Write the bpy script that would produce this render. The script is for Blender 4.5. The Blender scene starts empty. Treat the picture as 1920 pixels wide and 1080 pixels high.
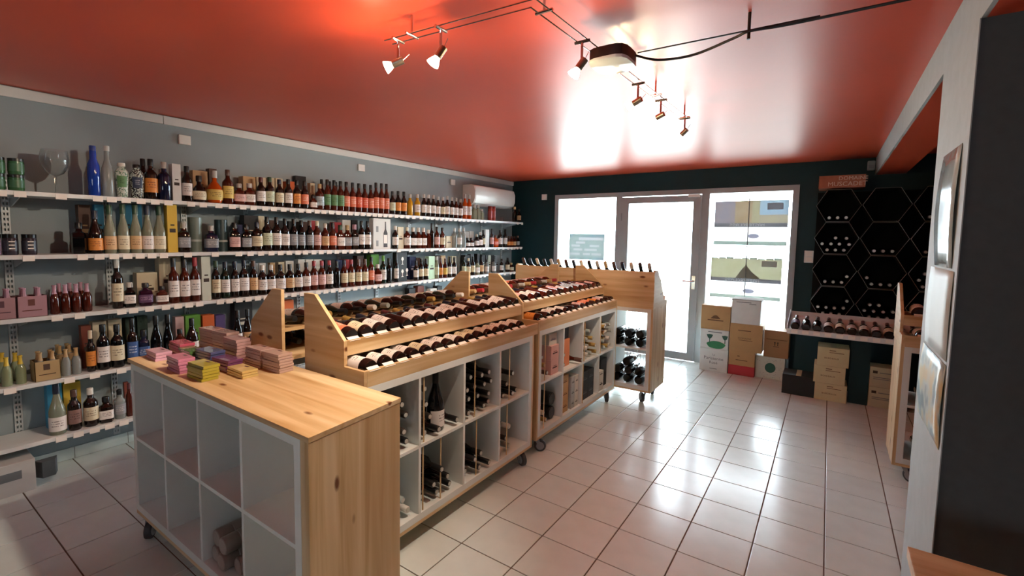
import bpy, bmesh, math, random
from mathutils import Matrix, Vector
random.seed(7)
scene = bpy.context.scene
COL = scene.collection

# ------------------------------------------------------------------ camera
CAM = Vector((1.4343, -1.7854, 1.5542))
YAW, PITCH, ROLL, FPX, PX, PY = math.radians(-35.534), math.radians(-4.392), math.radians(.845), 884.93, 920.75, 511.93
_f = Vector((math.sin(YAW)*math.cos(PITCH), math.cos(YAW)*math.cos(PITCH), math.sin(PITCH)))
_r = Vector((math.cos(YAW), -math.sin(YAW), 0)); _u = _r.cross(_f)
_r2 = _r*math.cos(ROLL) + _u*math.sin(ROLL); _u2 = -_r*math.sin(ROLL) + _u*math.cos(ROLL)
cd = bpy.data.cameras.new('camera'); cam = bpy.data.objects.new('camera', cd); COL.objects.link(cam)
cd.sensor_width = 36; cd.lens = FPX/1920*36
cd.shift_x = (960-PX)/1920; cd.shift_y = (PY-540)/1920
cd.clip_start = .02
M = Matrix((_r2, _u2, -_f)).transposed().to_4x4(); M.translation = CAM
cam.matrix_world = M; scene.camera = cam

# ------------------------------------------------------------------ world and view
w = bpy.data.worlds.new('world'); scene.world = w; w.use_nodes = True
nt = w.node_tree; nt.nodes.clear()
bgn = nt.nodes.new('ShaderNodeBackground'); wo = nt.nodes.new('ShaderNodeOutputWorld')
bgn.inputs[0].default_value = (.76, .91, 1, 1); bgn.inputs[1].default_value = 18.0
nt.links.new(bgn.outputs[0], wo.inputs[0])
vs = scene.view_settings
vs.view_transform = 'Standard'; vs.look = 'None'; vs.gamma = 1; vs.exposure = 0.25
scene.cycles.sample_clamp_indirect = 12

# ------------------------------------------------------------------ materials
def lin(h):
    if not isinstance(h, str): return tuple(h)
    h = h.lstrip('#'); o = []
    for i in (0, 2, 4):
        c = int(h[i:i+2], 16)/255
        o.append(c/12.92 if c <= .04045 else ((c+.055)/1.055)**2.4)
    return tuple(o)
def sr(r, g, b): return tuple((c/255/12.92 if c <= 10 else ((c/255+.055)/1.055)**2.4) for c in (r, g, b))
MATS = {}
def newmat(name):
    m = bpy.data.materials.new(name); m.use_nodes = True; nt = m.node_tree
    return m, nt, nt.nodes['Principled BSDF']
def N(nt, t, **k):
    n = nt.nodes.new(t)
    for a, b in k.items(): setattr(n, a, b)
    return n
def plain(name, col, rough=.5, metal=0, spec=.5, coat=0, noise=.06, scale=8, bump=0):
    """plain paint / board: colour with a faint procedural mottle"""
    if name in MATS: return MATS[name]
    m, nt, p = newmat(name); c = lin(col)
    tc = N(nt, 'ShaderNodeTexCoord'); nz = N(nt, 'ShaderNodeTexNoise'); nz.inputs['Scale'].default_value = scale; nz.inputs['Detail'].default_value = 3
    nt.links.new(tc.outputs['Object'], nz.inputs['Vector'])
    rp = N(nt, 'ShaderNodeValToRGB')
    rp.color_ramp.elements[0].position = .3; rp.color_ramp.elements[1].position = .7
    rp.color_ramp.elements[0].color = tuple(x*(1-noise) for x in c)+(1,)
    rp.color_ramp.elements[1].color = tuple(min(1, x*(1+noise)) for x in c)+(1,)
    nt.links.new(nz.outputs[0], rp.inputs[0]); nt.links.new(rp.outputs[0], p.inputs['Base Color'])
    p.inputs['Roughness'].default_value = rough; p.inputs['Metallic'].default_value = metal
    p.inputs['Specular IOR Level'].default_value = spec; p.inputs['Coat Weight'].default_value = coat
    if bump:
        n2 = N(nt, 'ShaderNodeTexNoise'); n2.inputs['Scale'].default_value = 220; nt.links.new(tc.outputs['Object'], n2.inputs['Vector'])
        b = N(nt, 'ShaderNodeBump'); b.inputs['Strength'].default_value = bump; b.inputs['Distance'].default_value = .002
        nt.links.new(n2.outputs[0], b.inputs['Height']); nt.links.new(b.outputs[0], p.inputs['Normal'])
    MATS[name] = m; return m
def pine(axis):
    name = 'pine_'+axis
    if name in MATS: return MATS[name]
    m, nt, p = newmat(name); L = nt.links
    tc = N(nt, 'ShaderNodeTexCoord'); mp = N(nt, 'ShaderNodeMapping')
    s = {'x': (1.2, 22, 22), 'y': (22, 1.2, 22), 'z': (22, 22, 1.2)}[axis]
    mp.inputs['Scale'].default_value = s; L.new(tc.outputs['Object'], mp.inputs['Vector'])
    n1 = N(nt, 'ShaderNodeTexNoise'); n1.inputs['Scale'].default_value = 1.0; n1.inputs['Detail'].default_value = 5; n1.inputs['Distortion'].default_value = .6
    L.new(mp.outputs[0], n1.inputs['Vector'])
    rp = N(nt, 'ShaderNodeValToRGB'); e = rp.color_ramp.elements
    e[0].position = .25; e[0].color = sr(190, 152, 100)+(1,); e[1].position = .75; e[1].color = sr(232, 208, 170)+(1,)
    x = e.new(.5); x.color = sr(218, 188, 142)+(1,)
    L.new(n1.outputs[0], rp.inputs[0])
    # broad boards tone
    mp3 = N(nt, 'ShaderNodeMapping'); mp3.inputs['Scale'].default_value = tuple(.35*q for q in s); L.new(tc.outputs['Object'], mp3.inputs['Vector'])
    n3 = N(nt, 'ShaderNodeTexNoise'); n3.inputs['Scale'].default_value = 1; L.new(mp3.outputs[0], n3.inputs['Vector'])
    mx0 = N(nt, 'ShaderNodeMix', data_type='RGBA', blend_type='MULTIPLY'); mx0.inputs[0].default_value = .6
    rp3 = N(nt, 'ShaderNodeValToRGB'); rp3.color_ramp.elements[0].color = (.62, .5, .38, 1); rp3.color_ramp.elements[1].color = (1, 1, 1, 1)
    rp3.color_ramp.elements[0].position = .35; rp3.color_ramp.elements[1].position = .62
    L.new(n3.outputs[0], rp3.inputs[0]); L.new(rp.outputs[0], mx0.inputs[6]); L.new(rp3.outputs[0], mx0.inputs[7])
    # knots
    mp2 = N(nt, 'ShaderNodeMapping'); mp2.inputs['Scale'].default_value = {'x': (4.2, 10, 10), 'y': (10, 4.2, 10), 'z': (10, 10, 4.2)}[axis]
    L.new(tc.outputs['Object'], mp2.inputs['Vector'])
    vo = N(nt, 'ShaderNodeTexVoronoi'); vo.inputs['Scale'].default_value = 1; L.new(mp2.outputs[0], vo.inputs['Vector'])
    kr = N(nt, 'ShaderNodeValToRGB'); kr.color_ramp.elements[0].position = .07; kr.color_ramp.elements[0].color = (1, 1, 1, 1)
    kr.color_ramp.elements[1].position = .14; kr.color_ramp.elements[1].color = (0, 0, 0, 1)
    L.new(vo.outputs['Distance'], kr.inputs[0])
    mx = N(nt, 'ShaderNodeMix', data_type='RGBA'); L.new(kr.outputs[0], mx.inputs[0]); L.new(mx0.outputs[2], mx.inputs[6]); mx.inputs[7].default_value = lin('6e3f1c')+(1,)
    L.new(mx.outputs[2], p.inputs['Base Color']); p.inputs['Roughness'].default_value = .42
    MATS[name] = m; return m
def glassy(name, col, trans=0, rough=.06):
    if name in MATS: return MATS[name]
    m, nt, p = newmat(name); c = lin(col)
    p.inputs['Base Color'].default_value = c+(1,); p.inputs['Roughness'].default_value = rough
    p.inputs['Transmission Weight'].default_value = trans; p.inputs['IOR'].default_value = 1.45 if trans < .5 else 1.3
    p.inputs['Coat Weight'].default_value = .3
    MATS[name] = m; return m
def paper_label(name, col, ink):
    """bottle label: paper with rows of printed marks in its middle, laid out on the label's own UVs"""
    if name in MATS: return MATS[name]
    m, nt, p = newmat(name); L = nt.links
    uv = N(nt, 'ShaderNodeTexCoord'); sx = N(nt, 'ShaderNodeSeparateXYZ'); L.new(uv.outputs['UV'], sx.inputs[0])
    def math_(op, a, b=None, c=None):
        n = N(nt, 'ShaderNodeMath', operation=op)
        for i, v in enumerate((a, b, c)):
            if v is None: continue
            if isinstance(v, (int, float)): n.inputs[i].default_value = v
            else: L.new(v, n.inputs[i])
        return n.outputs[0]
    rows = math_('GREATER_THAN', math_('SINE', math_('MULTIPLY', sx.outputs[1], 38)), .25)
    cx = math_('LESS_THAN', math_('ABSOLUTE', math_('SUBTRACT', sx.outputs[0], .5)), .22)
    cy = math_('LESS_THAN', math_('ABSOLUTE', math_('SUBTRACT', sx.outputs[1], .52)), .27)
    cb = N(nt, 'ShaderNodeCombineXYZ'); L.new(math_('MULTIPLY', sx.outputs[0], 30), cb.inputs[0]); L.new(math_('FLOOR', math_('MULTIPLY', sx.outputs[1], 6.05)), cb.inputs[1])
    oi = N(nt, 'ShaderNodeObjectInfo'); L.new(math_('MULTIPLY', oi.outputs['Random'], 20), cb.inputs[2])
    nz = N(nt, 'ShaderNodeTexNoise'); nz.inputs['Scale'].default_value = 1.2; L.new(cb.outputs[0], nz.inputs['Vector'])
    k = math_('MULTIPLY', math_('MULTIPLY', rows, cx), math_('MULTIPLY', cy, math_('GREATER_THAN', nz.outputs[0], .47)))
    mx = N(nt, 'ShaderNodeMix', data_type='RGBA'); L.new(math_('MULTIPLY', k, .75), mx.inputs[0])
    mx.inputs[6].default_value = lin(col)+(1,); mx.inputs[7].default_value = lin(ink)+(1,)
    L.new(mx.outputs[2], p.inputs['Base Color']); p.inputs['Roughness'].default_value = .55
    MATS[name] = m; return m
def emis(name, col, s):
    if name in MATS: return MATS[name]
    m, nt, p = newmat(name); p.inputs['Base Color'].default_value = lin(col)+(1,)
    p.inputs['Emission Color'].default_value = lin(col)+(1,); p.inputs['Emission Strength'].default_value = s
    MATS[name] = m; return m
def pane(name='window_glass'):
    if name in MATS: return MATS[name]
    m, nt, p = newmat(name); nt.nodes.remove(p); L = nt.links
    t = N(nt, 'ShaderNodeBsdfTransparent'); g = N(nt, 'ShaderNodeBsdfGlossy'); g.inputs['Roughness'].default_value = .03
    fr = N(nt, 'ShaderNodeFresnel'); fr.inputs[0].default_value = 1.35; mx = N(nt, 'ShaderNodeMixShader')
    L.new(fr.outputs[0], mx.inputs[0]); L.new(t.outputs[0], mx.inputs[1]); L.new(g.outputs[0], mx.inputs[2])
    L.new(mx.outputs[0], nt.nodes['Material Output'].inputs[0]); MATS[name] = m; return m
def backlit(name, col, trans=.5, mottle=None):
    """printed film: part diffuse, part translucent so daylight shines through it"""
    if name in MATS: return MATS[name]
    m, nt, p = newmat(name); nt.nodes.remove(p); L = nt.links
    d = N(nt, 'ShaderNodeBsdfDiffuse'); t = N(nt, 'ShaderNodeBsdfTranslucent'); mx = N(nt, 'ShaderNodeMixShader'); mx.inputs[0].default_value = trans
    c = lin(col)+(1,)
    d.inputs[0].default_value = c; t.inputs[0].default_value = c
    if mottle:
        tc = N(nt, 'ShaderNodeTexCoord'); nz = N(nt, 'ShaderNodeTexNoise'); nz.inputs['Scale'].default_value = 7; L.new(tc.outputs['Object'], nz.inputs['Vector'])
        rp = N(nt, 'ShaderNodeValToRGB'); rp.color_ramp.elements[0].position = .35; rp.color_ramp.elements[1].position = .65
        rp.color_ramp.elements[0].color = c; rp.color_ramp.elements[1].color = lin(mottle)+(1,)
        L.new(nz.outputs[0], rp.inputs[0]); L.new(rp.outputs[0], d.inputs[0]); L.new(rp.outputs[0], t.inputs[0])
    L.new(d.outputs[0], mx.inputs[1]); L.new(t.outputs[0], mx.inputs[2]); L.new(mx.outputs[0], nt.nodes['Material Output'].inputs[0])
    MATS[name] = m; return m

m_ceil = plain('orange_lacquer_ceiling', sr(208, 76, 45), rough=.37, noise=.03, scale=2, spec=.6)
MATS['orange_lacquer_ceiling'].node_tree.nodes['Principled BSDF'].inputs['IOR'].default_value = 1.62
m_wall = plain('grey_wall_paint', sr(145, 158, 163), rough=.7, noise=.03, scale=3, bump=.15)
m_beam = plain('grey_beam_paint', sr(170, 180, 181), rough=.7, noise=.04, scale=20, bump=.2)
m_teal = plain('dark_teal_paint', sr(11, 47, 53), rough=.6, spec=.35, noise=.08, scale=3)
m_char = plain('charcoal_paint', sr(74, 80, 83), rough=.75, noise=.06, scale=30, bump=.2)
m_cell = plain('near_black_teal', sr(9, 14, 16), rough=.85, spec=.2)
m_white = plain('white_melamine', sr(222, 227, 224), rough=.35, noise=.02)
m_shelf = plain('white_metal_shelf', 'd7dadb', rough=.35, noise=.02)
m_upr = plain('galvanised_upright', 'b9c0c4', rough=.4, metal=.2)
m_trim = plain('white_trim', 'd6d8d6', rough=.5, noise=.02)
m_frame = plain('grey_aluminium_frame', '9aa0a3', rough=.4, noise=.03)
m_black = plain('black_plastic', '151517', rough=.4)
m_rubber = plain('dark_rubber', sr(58, 61, 65), rough=.6)
m_grey = plain('grey_plastic', '8e9296', rough=.4)
m_chrome = plain('chrome', 'c9ccd0', rough=.15, metal=1, noise=.01)
m_plast = plain('white_plastic', 'e4e4e0', rough=.4, noise=.01)
m_tag = plain('white_card', 'efe9e2', rough=.6, noise=.02)
m_wire = plain('pale_grey_wire', '9fa3a3', rough=.4, metal=.3)
m_ink = plain('dark_print', '3a332c', rough=.7)
m_grout = plain('brown_grout', '6a5a4e', rough=.9)

# ------------------------------------------------------------------ mesh helpers
class MB:
    def __init__(s): s.v = []; s.f = []
    def box(s, a, b):
        n = len(s.v); (x0, y0, z0), (x1, y1, z1) = a, b
        x0, x1 = sorted((x0, x1)); y0, y1 = sorted((y0, y1)); z0, z1 = sorted((z0, z1))
        s.v += [(x0,y0,z0),(x1,y0,z0),(x1,y1,z0),(x0,y1,z0),(x0,y0,z1),(x1,y0,z1),(x1,y1,z1),(x0,y1,z1)]
        s.f += [tuple(n+i for i in q) for q in ((3,2,1,0),(4,5,6,7),(0,1,5,4),(1,2,6,5),(2,3,7,6),(3,0,4,7))]
        return s
    def prism(s, poly, axis, a, b):
        """extrude polygon (2-D) along axis ('x': poly in y,z; 'y': x,z; 'z': x,y)"""
        n = len(s.v); k = len(poly)
        def P(p, t): return {'x': (t, p[0], p[1]), 'y': (p[0], t, p[1]), 'z': (p[0], p[1], t)}[axis]
        s.v += [P(p, a) for p in poly] + [P(p, b) for p in poly]
        s.f += [tuple(n+i for i in range(k))[::-1], tuple(n+k+i for i in range(k))]
        s.f += [(n+i, n+(i+1) % k, n+k+(i+1) % k, n+k+i) for i in range(k)]
        return s
    def tube(s, pts, r, seg=8, cap=True):
        pts = [Vector(p) for p in pts]; n0 = len(s.v)
        for i, p in enumerate(pts):
            t = (pts[min(i+1, len(pts)-1)]-pts[max(i-1, 0)]).normalized()
            a = t.cross(Vector((0, 0, 1)))
            if a.length < 1e-3: a = t.cross(Vector((1, 0, 0)))
            a.normalize(); b = t.cross(a); rr = r[i] if isinstance(r, (list, tuple)) else r
            for k in range(seg):
                an = 2*math.pi*k/seg; s.v.append(tuple(p+a*rr*math.cos(an)+b*rr*math.sin(an)))
        for i in range(len(pts)-1):
            for k in range(seg):
                k2 = (k+1) % seg; s.f.append((n0+i*seg+k, n0+i*seg+k2, n0+(i+1)*seg+k2, n0+(i+1)*seg+k))
        if cap:
            s.f.append(tuple(n0+k for k in range(seg))[::-1]); e = n0+(len(pts)-1)*seg; s.f.append(tuple(e+k for k in range(seg)))
        return s
    def lathe(s, prof, seg=14, sq=0):
        """profile [(r, z)] around z; sq>0 squares the section off"""
        n0 = len(s.v)
        for r, z in prof:
            for k in range(seg):
                an = 2*math.pi*(k+.5)/seg; c, t = math.cos(an), math.sin(an)
                q = 1
                if sq: q = 1/((abs(c)**sq+abs(t)**sq)**(1/sq))
                s.v.append((r*q*c, r*q*t, z))
        for i in range(len(prof)-1):
            for k in range(seg):
                k2 = (k+1) % seg; s.f.append((n0+i*seg+k, n0+i*seg+k2, n0+(i+1)*seg+k2, n0+(i+1)*seg+k))
        s.f.append(tuple(n0+k for k in range(seg))[::-1]); e = n0+(len(prof)-1)*seg; s.f.append(tuple(e+k for k in range(seg)))
        return s
    def mesh(s, name, mat, smooth=False, bevel=0, angle=35):
        me = bpy.data.meshes.new(name); me.from_pydata(s.v, [], s.f); me.update()
        bm = bmesh.new(); bm.from_mesh(me)
        bmesh.ops.recalc_face_normals(bm, faces=bm.faces[:])
        if bevel: bmesh.ops.bevel(bm, geom=bm.edges[:], offset=bevel, segments=2, affect='EDGES', profile=.6)
        bm.to_mesh(me); bm.free()
        if smooth:
            for p in me.polygons: p.use_smooth = True
            try: me.set_sharp_from_angle(angle=math.radians(angle))
            except Exception: pass
        me.materials.append(mat); return me
def link(name, me, parent=None, mat=None):
    o = bpy.data.objects.new(name, me); COL.objects.link(o)
    if parent: o.parent = parent
    if mat is not None: o.matrix_basis = mat
    return o
def build(mb, name, mat, parent=None, smooth=False, bevel=0, at=None): return link(name, mb.mesh(name, mat, smooth, bevel), parent, at)
def box(name, a, b, mat, parent=None, bevel=0): return build(MB().box(a, b), name, mat, parent, bevel=bevel)
def tag(o, label, cat, group=None, kind=None):
    if label: o['label'] = label
    if cat: o['category'] = cat
    if group: o['group'] = group
    if kind: o['kind'] = kind
    return o
def struct(o): o['kind'] = 'structure'; return o
def thing(name, label, cat, at=(0, 0, 0), rz=0, group=None):
    o = bpy.data.objects.new(name, None); COL.objects.link(o); o.empty_display_size = .05
    o.location = at; o.rotation_euler = (0, 0, rz); return tag(o, label, cat, group)
def T(x, y, z, rz=0): return Matrix.Translation((x, y, z)) @ Matrix.Rotation(rz, 4, 'Z')
TXT = {}
def text_mesh(s, size, mirror=False, depth=.0006):
    k = (s, size, mirror)
    if k in TXT: return TXT[k]
    cu = bpy.data.curves.new('lettering', 'FONT'); cu.body = s; cu.size = size; cu.align_x = 'CENTER'; cu.align_y = 'CENTER'; cu.resolution_u = 2; cu.extrude = depth
    o = bpy.data.objects.new('lettering', cu); COL.objects.link(o)
    me = bpy.data.meshes.new_from_object(o.evaluated_get(bpy.context.evaluated_depsgraph_get()))
    bpy.data.objects.remove(o); bpy.data.curves.remove(cu)
    if mirror:
        for v in me.vertices: v.co.x = -v.co.x
        me.flip_normals()
    TXT[k] = me; return me
def lettering(s, size, mat, parent, at, rz=0, mirror=False):
    """flat lettering standing upright, reading along local x, facing -y (rz turns it)"""
    me = text_mesh(s, size, mirror).copy(); me.materials.clear(); me.materials.append(mat)
    return link('lettering', me, parent, T(*at, rz) @ Matrix.Rotation(math.pi/2, 4, 'X'))

# ------------------------------------------------------------------ room measures
TILE = .30
XL, YB, ZC = -2.697, 4.555, 2.43
XR, YF = 4.2, -4.6
SHZ = {1: 1.78, 2: 1.407, 3: 1.036, 4: .637, 5: .277}
SHN = {1: 'top', 2: 'second', 3: 'third', 4: 'fourth', 5: 'lowest'}

# ------------------------------------------------------------------ structure: floor with its tiles
floor = struct(box('floor', (XL-.1, YF, -.06), (XR, YB+.15, -.004), m_grout))
def tile_mat():
    m, nt, p = newmat('glazed_floor_tile'); L = nt.links
    oi = N(nt, 'ShaderNodeObjectInfo'); tc = N(nt, 'ShaderNodeTexCoord'); nz = N(nt, 'ShaderNodeTexNoise'); nz.inputs['Scale'].default_value = 9; nz.inputs['Detail'].default_value = 4
    L.new(tc.outputs['Object'], nz.inputs['Vector'])
    ad = N(nt, 'ShaderNodeMath', operation='MULTIPLY_ADD'); ad.inputs[1].default_value = .35; L.new(oi.outputs['Random'], ad.inputs[0]); L.new(nz.outputs[0], ad.inputs[2])
    rp = N(nt, 'ShaderNodeValToRGB'); rp.color_ramp.elements[0].position = .35; rp.color_ramp.elements[1].position = .95
    rp.color_ramp.elements[0].color = sr(210, 223, 221)+(1,); rp.color_ramp.elements[1].color = sr(222, 234, 232)+(1,)
    L.new(ad.outputs[0], rp.inputs[0]); L.new(rp.outputs[0], p.inputs['Base Color'])
    p.inputs['Roughness'].default_value = .2; p.inputs['Specular IOR Level'].default_value = .6
    return m
m_tile = tile_mat()
def in_frame(x, y, z):
    d = Vector((x, y, z))-CAM; zc = d.dot(_f)
    if zc < .2: return False
    u = PX+FPX*d.dot(_r2)/zc; v = PY-FPX*d.dot(_u2)/zc
    return -60 < u < 1980 and -60 < v < 1140
tme = MB().box((-TILE/2+.003, -TILE/2+.003, -.012), (TILE/2-.003, TILE/2-.003, 0)).mesh('tile', m_tile, bevel=.0015)
rest = MB(); cand = []
for i in range(-9, 14):
    for j in range(-16, 16):
        x, y = (i+.5)*TILE, (j+.5)*TILE
        x0, x1 = max(x-TILE/2+.003, XL), min(x+TILE/2-.003, XR-.01); y0, y1 = y-TILE/2+.003, min(y+TILE/2-.003, YB)
        if x1-x0 < .02 or y1-y0 < .02: continue
        whole = abs(x1-x0-TILE+.006) < .001 and abs(y1-y0-TILE+.006) < .001
        hid = (-1.15 < x < -.35 and -.35 < y < 2.9)
        if whole and in_frame(x, y, 0) and not hid and x < 2.6: cand.append(((Vector((x, y, 0))-CAM).length, x, y))
        else: rest.box((x0, y0, -.012), (x1, y1, 0))
cand.sort()
for d, x, y in cand[:295]: link('tile', tme, floor, T(x, y, 0))
for d, x, y in cand[295:]: rest.box((x-TILE/2+.003, y-TILE/2+.003, -.012), (x+TILE/2-.003, y+TILE/2-.003, 0))
o = build(rest, 'outlying_tiles', m_tile, floor); o['kind'] = 'stuff'

# walls, ceiling, beam, pillar
struct(box('wall_left', (XL-.1, YF, -.05), (XL, YB+.15, ZC+.1), m_wall))
struct(box('ceiling', (XL-.1, YF, ZC), (XR, YB+.15, ZC+.1), m_ceil))
FX0, FX1, FZ = -1.933, 1.13, 2.186
wb = MB().box((XL-.1, YB, -.05), (FX0, YB+.15, ZC)).box((FX1, YB, -.05), (XR, YB+.15, ZC)).box((FX0, YB, FZ), (FX1, YB+.15, ZC))
struct(build(wb, 'wall_back', m_teal))
struct(box('wall_right', (XR, YF, -.05), (XR+.1, YB+.15, ZC+.1), m_teal))
wf = MB().box((XL-.1, YF-.1, -.05), (1.0, YF, ZC+.1)).box((1.6, YF-.1, -.05), (XR+.1, YF, ZC+.1)).box((1.0, YF-.1, -.05), (1.6, YF, 1.2)).box((1.0, YF-.1, 1.8), (1.6, YF, ZC+.1))  # unseen wall behind the camera; small opening added to light the foreground
struct(build(wf, 'wall_front', m_char))
beam = struct(box('beam_side', (1.777, YF, 2.252), (1.79, YB, ZC), m_beam)); beam.name = 'trim_1'
struct(box('trim_2', (1.79, YF, 2.252), (2.02, YB, ZC), m_ceil))
pil = struct(box('wall_pillar', (1.777, .33, 0), (XR, .9, 2.2519), m_char))
struct(box('trim_3', (1.774, .325, 0), (1.7771, .9, 2.2519), m_beam))
# white cable trunking under the ceiling, in two lengths
for y0, y1 in ((YF, -.285), (-.281, YB)): struct(box('trim_4', (XL, y0, 2.362), (XL+.018, y1, 2.423), m_trim, bevel=.002))
# tiled baseboard
bb = struct(box('baseboard_left', (XL, YF, 0), (XL+.004, YB, .076), m_grout))
y = -2.10
while y < 4.5:
    box('baseboard_tile', (XL, y+.0015, .002), (XL+.009, min(y+.3015, YB), .08), m_tile, bb, bevel=.001); y += .303
box('baseboard_tile', (XL, YF, .002), (XL+.009, -2.102, .08), m_tile, bb)

# window wall: aluminium frame, two windows and a glazed door
fy0, fy1 = YB-.01, YB+.06
wf_ = struct(build(MB().box((FX0, fy0, 2.125), (FX1, fy1, FZ)).box((FX0, fy0, 0), (FX0+.062, fy1, 2.125)).box((FX1-.062, fy0, 0), (FX1, fy1, 2.125))
    .box((-.985, fy0, 0), (-.9, fy1, 2.125)).box((.115, fy0, 0), (.205, fy1, 2.125)).box((FX0+.062, fy0, 0), (-.985, fy1, .09)).box((.205, fy0, 0), (FX1-.062, fy1, .09)), 'window_1', m_frame))
build(MB().box((FX0+.062, YB+.02, .09), (-.985, YB+.028, 2.125)), 'pane', pane(), wf_)
build(MB().box((.205, YB+.02, .09), (FX1-.062, YB+.028, 2.125)), 'pane', pane(), wf_)
d1 = struct(build(MB().box((-.897, fy0-.02, 2.03), (.112, fy1-.02, 2.112)).box((-.897, fy0-.02, .012), (-.8, fy1-.02, 2.03)).box((.022, fy0-.02, .012), (.112, fy1-.02, 2.03)).box((-.8, fy0-.02, .012), (.022, fy1-.02, .105)), 'door_1', m_frame))
build(MB().box((-.8, YB+.0, .105), (.022, YB+.008, 2.03)), 'pane', pane(), d1)
h = build(MB().tube([(.065, fy0-.02, 1.03), (.065, fy0-.07, 1.03), (-.055, fy0-.075, 1.03)], .011), 'handle', m_chrome, d1, smooth=True)
build(MB().box((.045, fy0-.026, .93), (.085, fy0-.02, 1.1)), 'handle_plate', m_chrome, h)
build(MB().tube([(.065, fy0-.035, .95), (.065, fy0-.02, .95)], .012), 'key_cylinder', m_chrome, h)
for z in (.35, 1.2, 1.85): build(MB().tube([(-.899, fy0-.028, z-.05), (-.899, fy0-.028, z+.05)], .011), 'hinge', m_frame, d1)
box('closer_plate', (-.04, fy0-.045, 2.085), (.1, fy0-.02, 2.12), m_plast, d1, bevel=.003)
# pavement outside
pv = struct(box('pavement', (-14, YB+.15, -.2), (16, YB+22, -.03), plain('pale_paving', 'cfc9c0', rough=.8)))

# ------------------------------------------------------------------ bottles
GL = {'dk': ('dark brown', '1d1210', 0), 'bk': ('black', '0b0b0e', 0), 'ra': ('reddish brown', '4a1a10', 0), 'or': ('orange amber', 'b8480f', 0), 'ye': ('golden yellow', 'b98a1e', 0),
      'gn': ('dark green', '14231a', 0), 'nv': ('navy blue', '161c38', 0), 'bl': ('bright blue', '1f3f9e', 0), 'cl': ('clear glass', 'b9c2c2', .55), 'pl': ('pale straw', sr(186, 190, 166), .6),
      'pg': ('pale green', '9cab86', .3), 'pu': ('dark purple', '2e1228', 0), 'pat': ('white and green floral', 'b7c6b8', 0), 'patk': ('black and white floral', '9a9aa2', 0), 'rs': ('rosé pink', '9a4a30', .1), 'go': ('golden', '7d6a34', .1)}
LB = {'wh': ('white', 'e2dcd8', '554a50'), 'cr': ('cream', 'd9ceb0', '6a5a48'), 'tn': ('tan', 'cfa97c', '6a4a30'), 'or': ('orange', 'd98a3a', '7a3a20'), 'sa': ('salmon', 'd8795a', 'f0d8c8'), 'vm': ('vermilion', 'd2583a', 'f0d8c8'),
      'gr': ('green', '5f8a5c', '24402c'), 'pk': ('pink', 'd8b0ac', '7a4a50'), 'pg': ('pale green', 'c2cbb0', '5a6a50'), 'yl': ('yellow', 'd3b760', '6a4a20'), 'gy': ('grey', '8d9096', 'd0d0d4'), 'bl': ('blue', '3a5a94', 'd0d8e8'),
      'lb': ('light blue', 'b6c6d0', '4a5a70'), 'pu': ('purple', '5a3a5e', 'c8a8c0'), 'br': ('brown', '8a6a62', '3a2422'), 'nv': ('navy', '26304a', 'b0b8c8')}
CP = {'bk': ('black', '121214'), 'sv': ('silver', 'b8b8b4'), 'rd': ('red', 'a0303a'), 'gn': ('green', '2f4a34'), 'gr': ('bright green', '5a9a3c'), 'nv': ('navy', '20263a'), 'br': ('brown', '5a4036'), 'wh': ('white', 'd6d2ca'),
      'tn': ('tan', 'b89a6c'), 'cr': ('cream', 'd8cdb4'), 'mr': ('maroon', '5a2c30'), 'dk': ('dark', '2a2420'), 'bl': ('blue', '26408a'), 'pk': ('lilac pink', 'b88ea0'), 'yl': ('yellow', 'd4b83e'), 'go': ('gold', 'a88a4a'), 'gy': ('grey', '9aa09a')}
KW = {'W': ('spirits_bottle', 'round bottle'), 'T': ('wine_bottle', 'tall straight bottle'), 'C': ('wine_bottle', 'sloping-shouldered bottle'), 'Q': ('spirits_bottle', 'squat square bottle'), 'S': ('tonic_bottle', 'small tonic bottle'),
      'R': ('spirits_bottle', 'round-bellied bottle'), 'V': ('spirits_bottle', 'tall tapering bottle'), 'L': ('spirits_bottle', 'tall long-necked bottle'), 'G': ('gin_bottle', 'jar bottle')}
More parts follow.
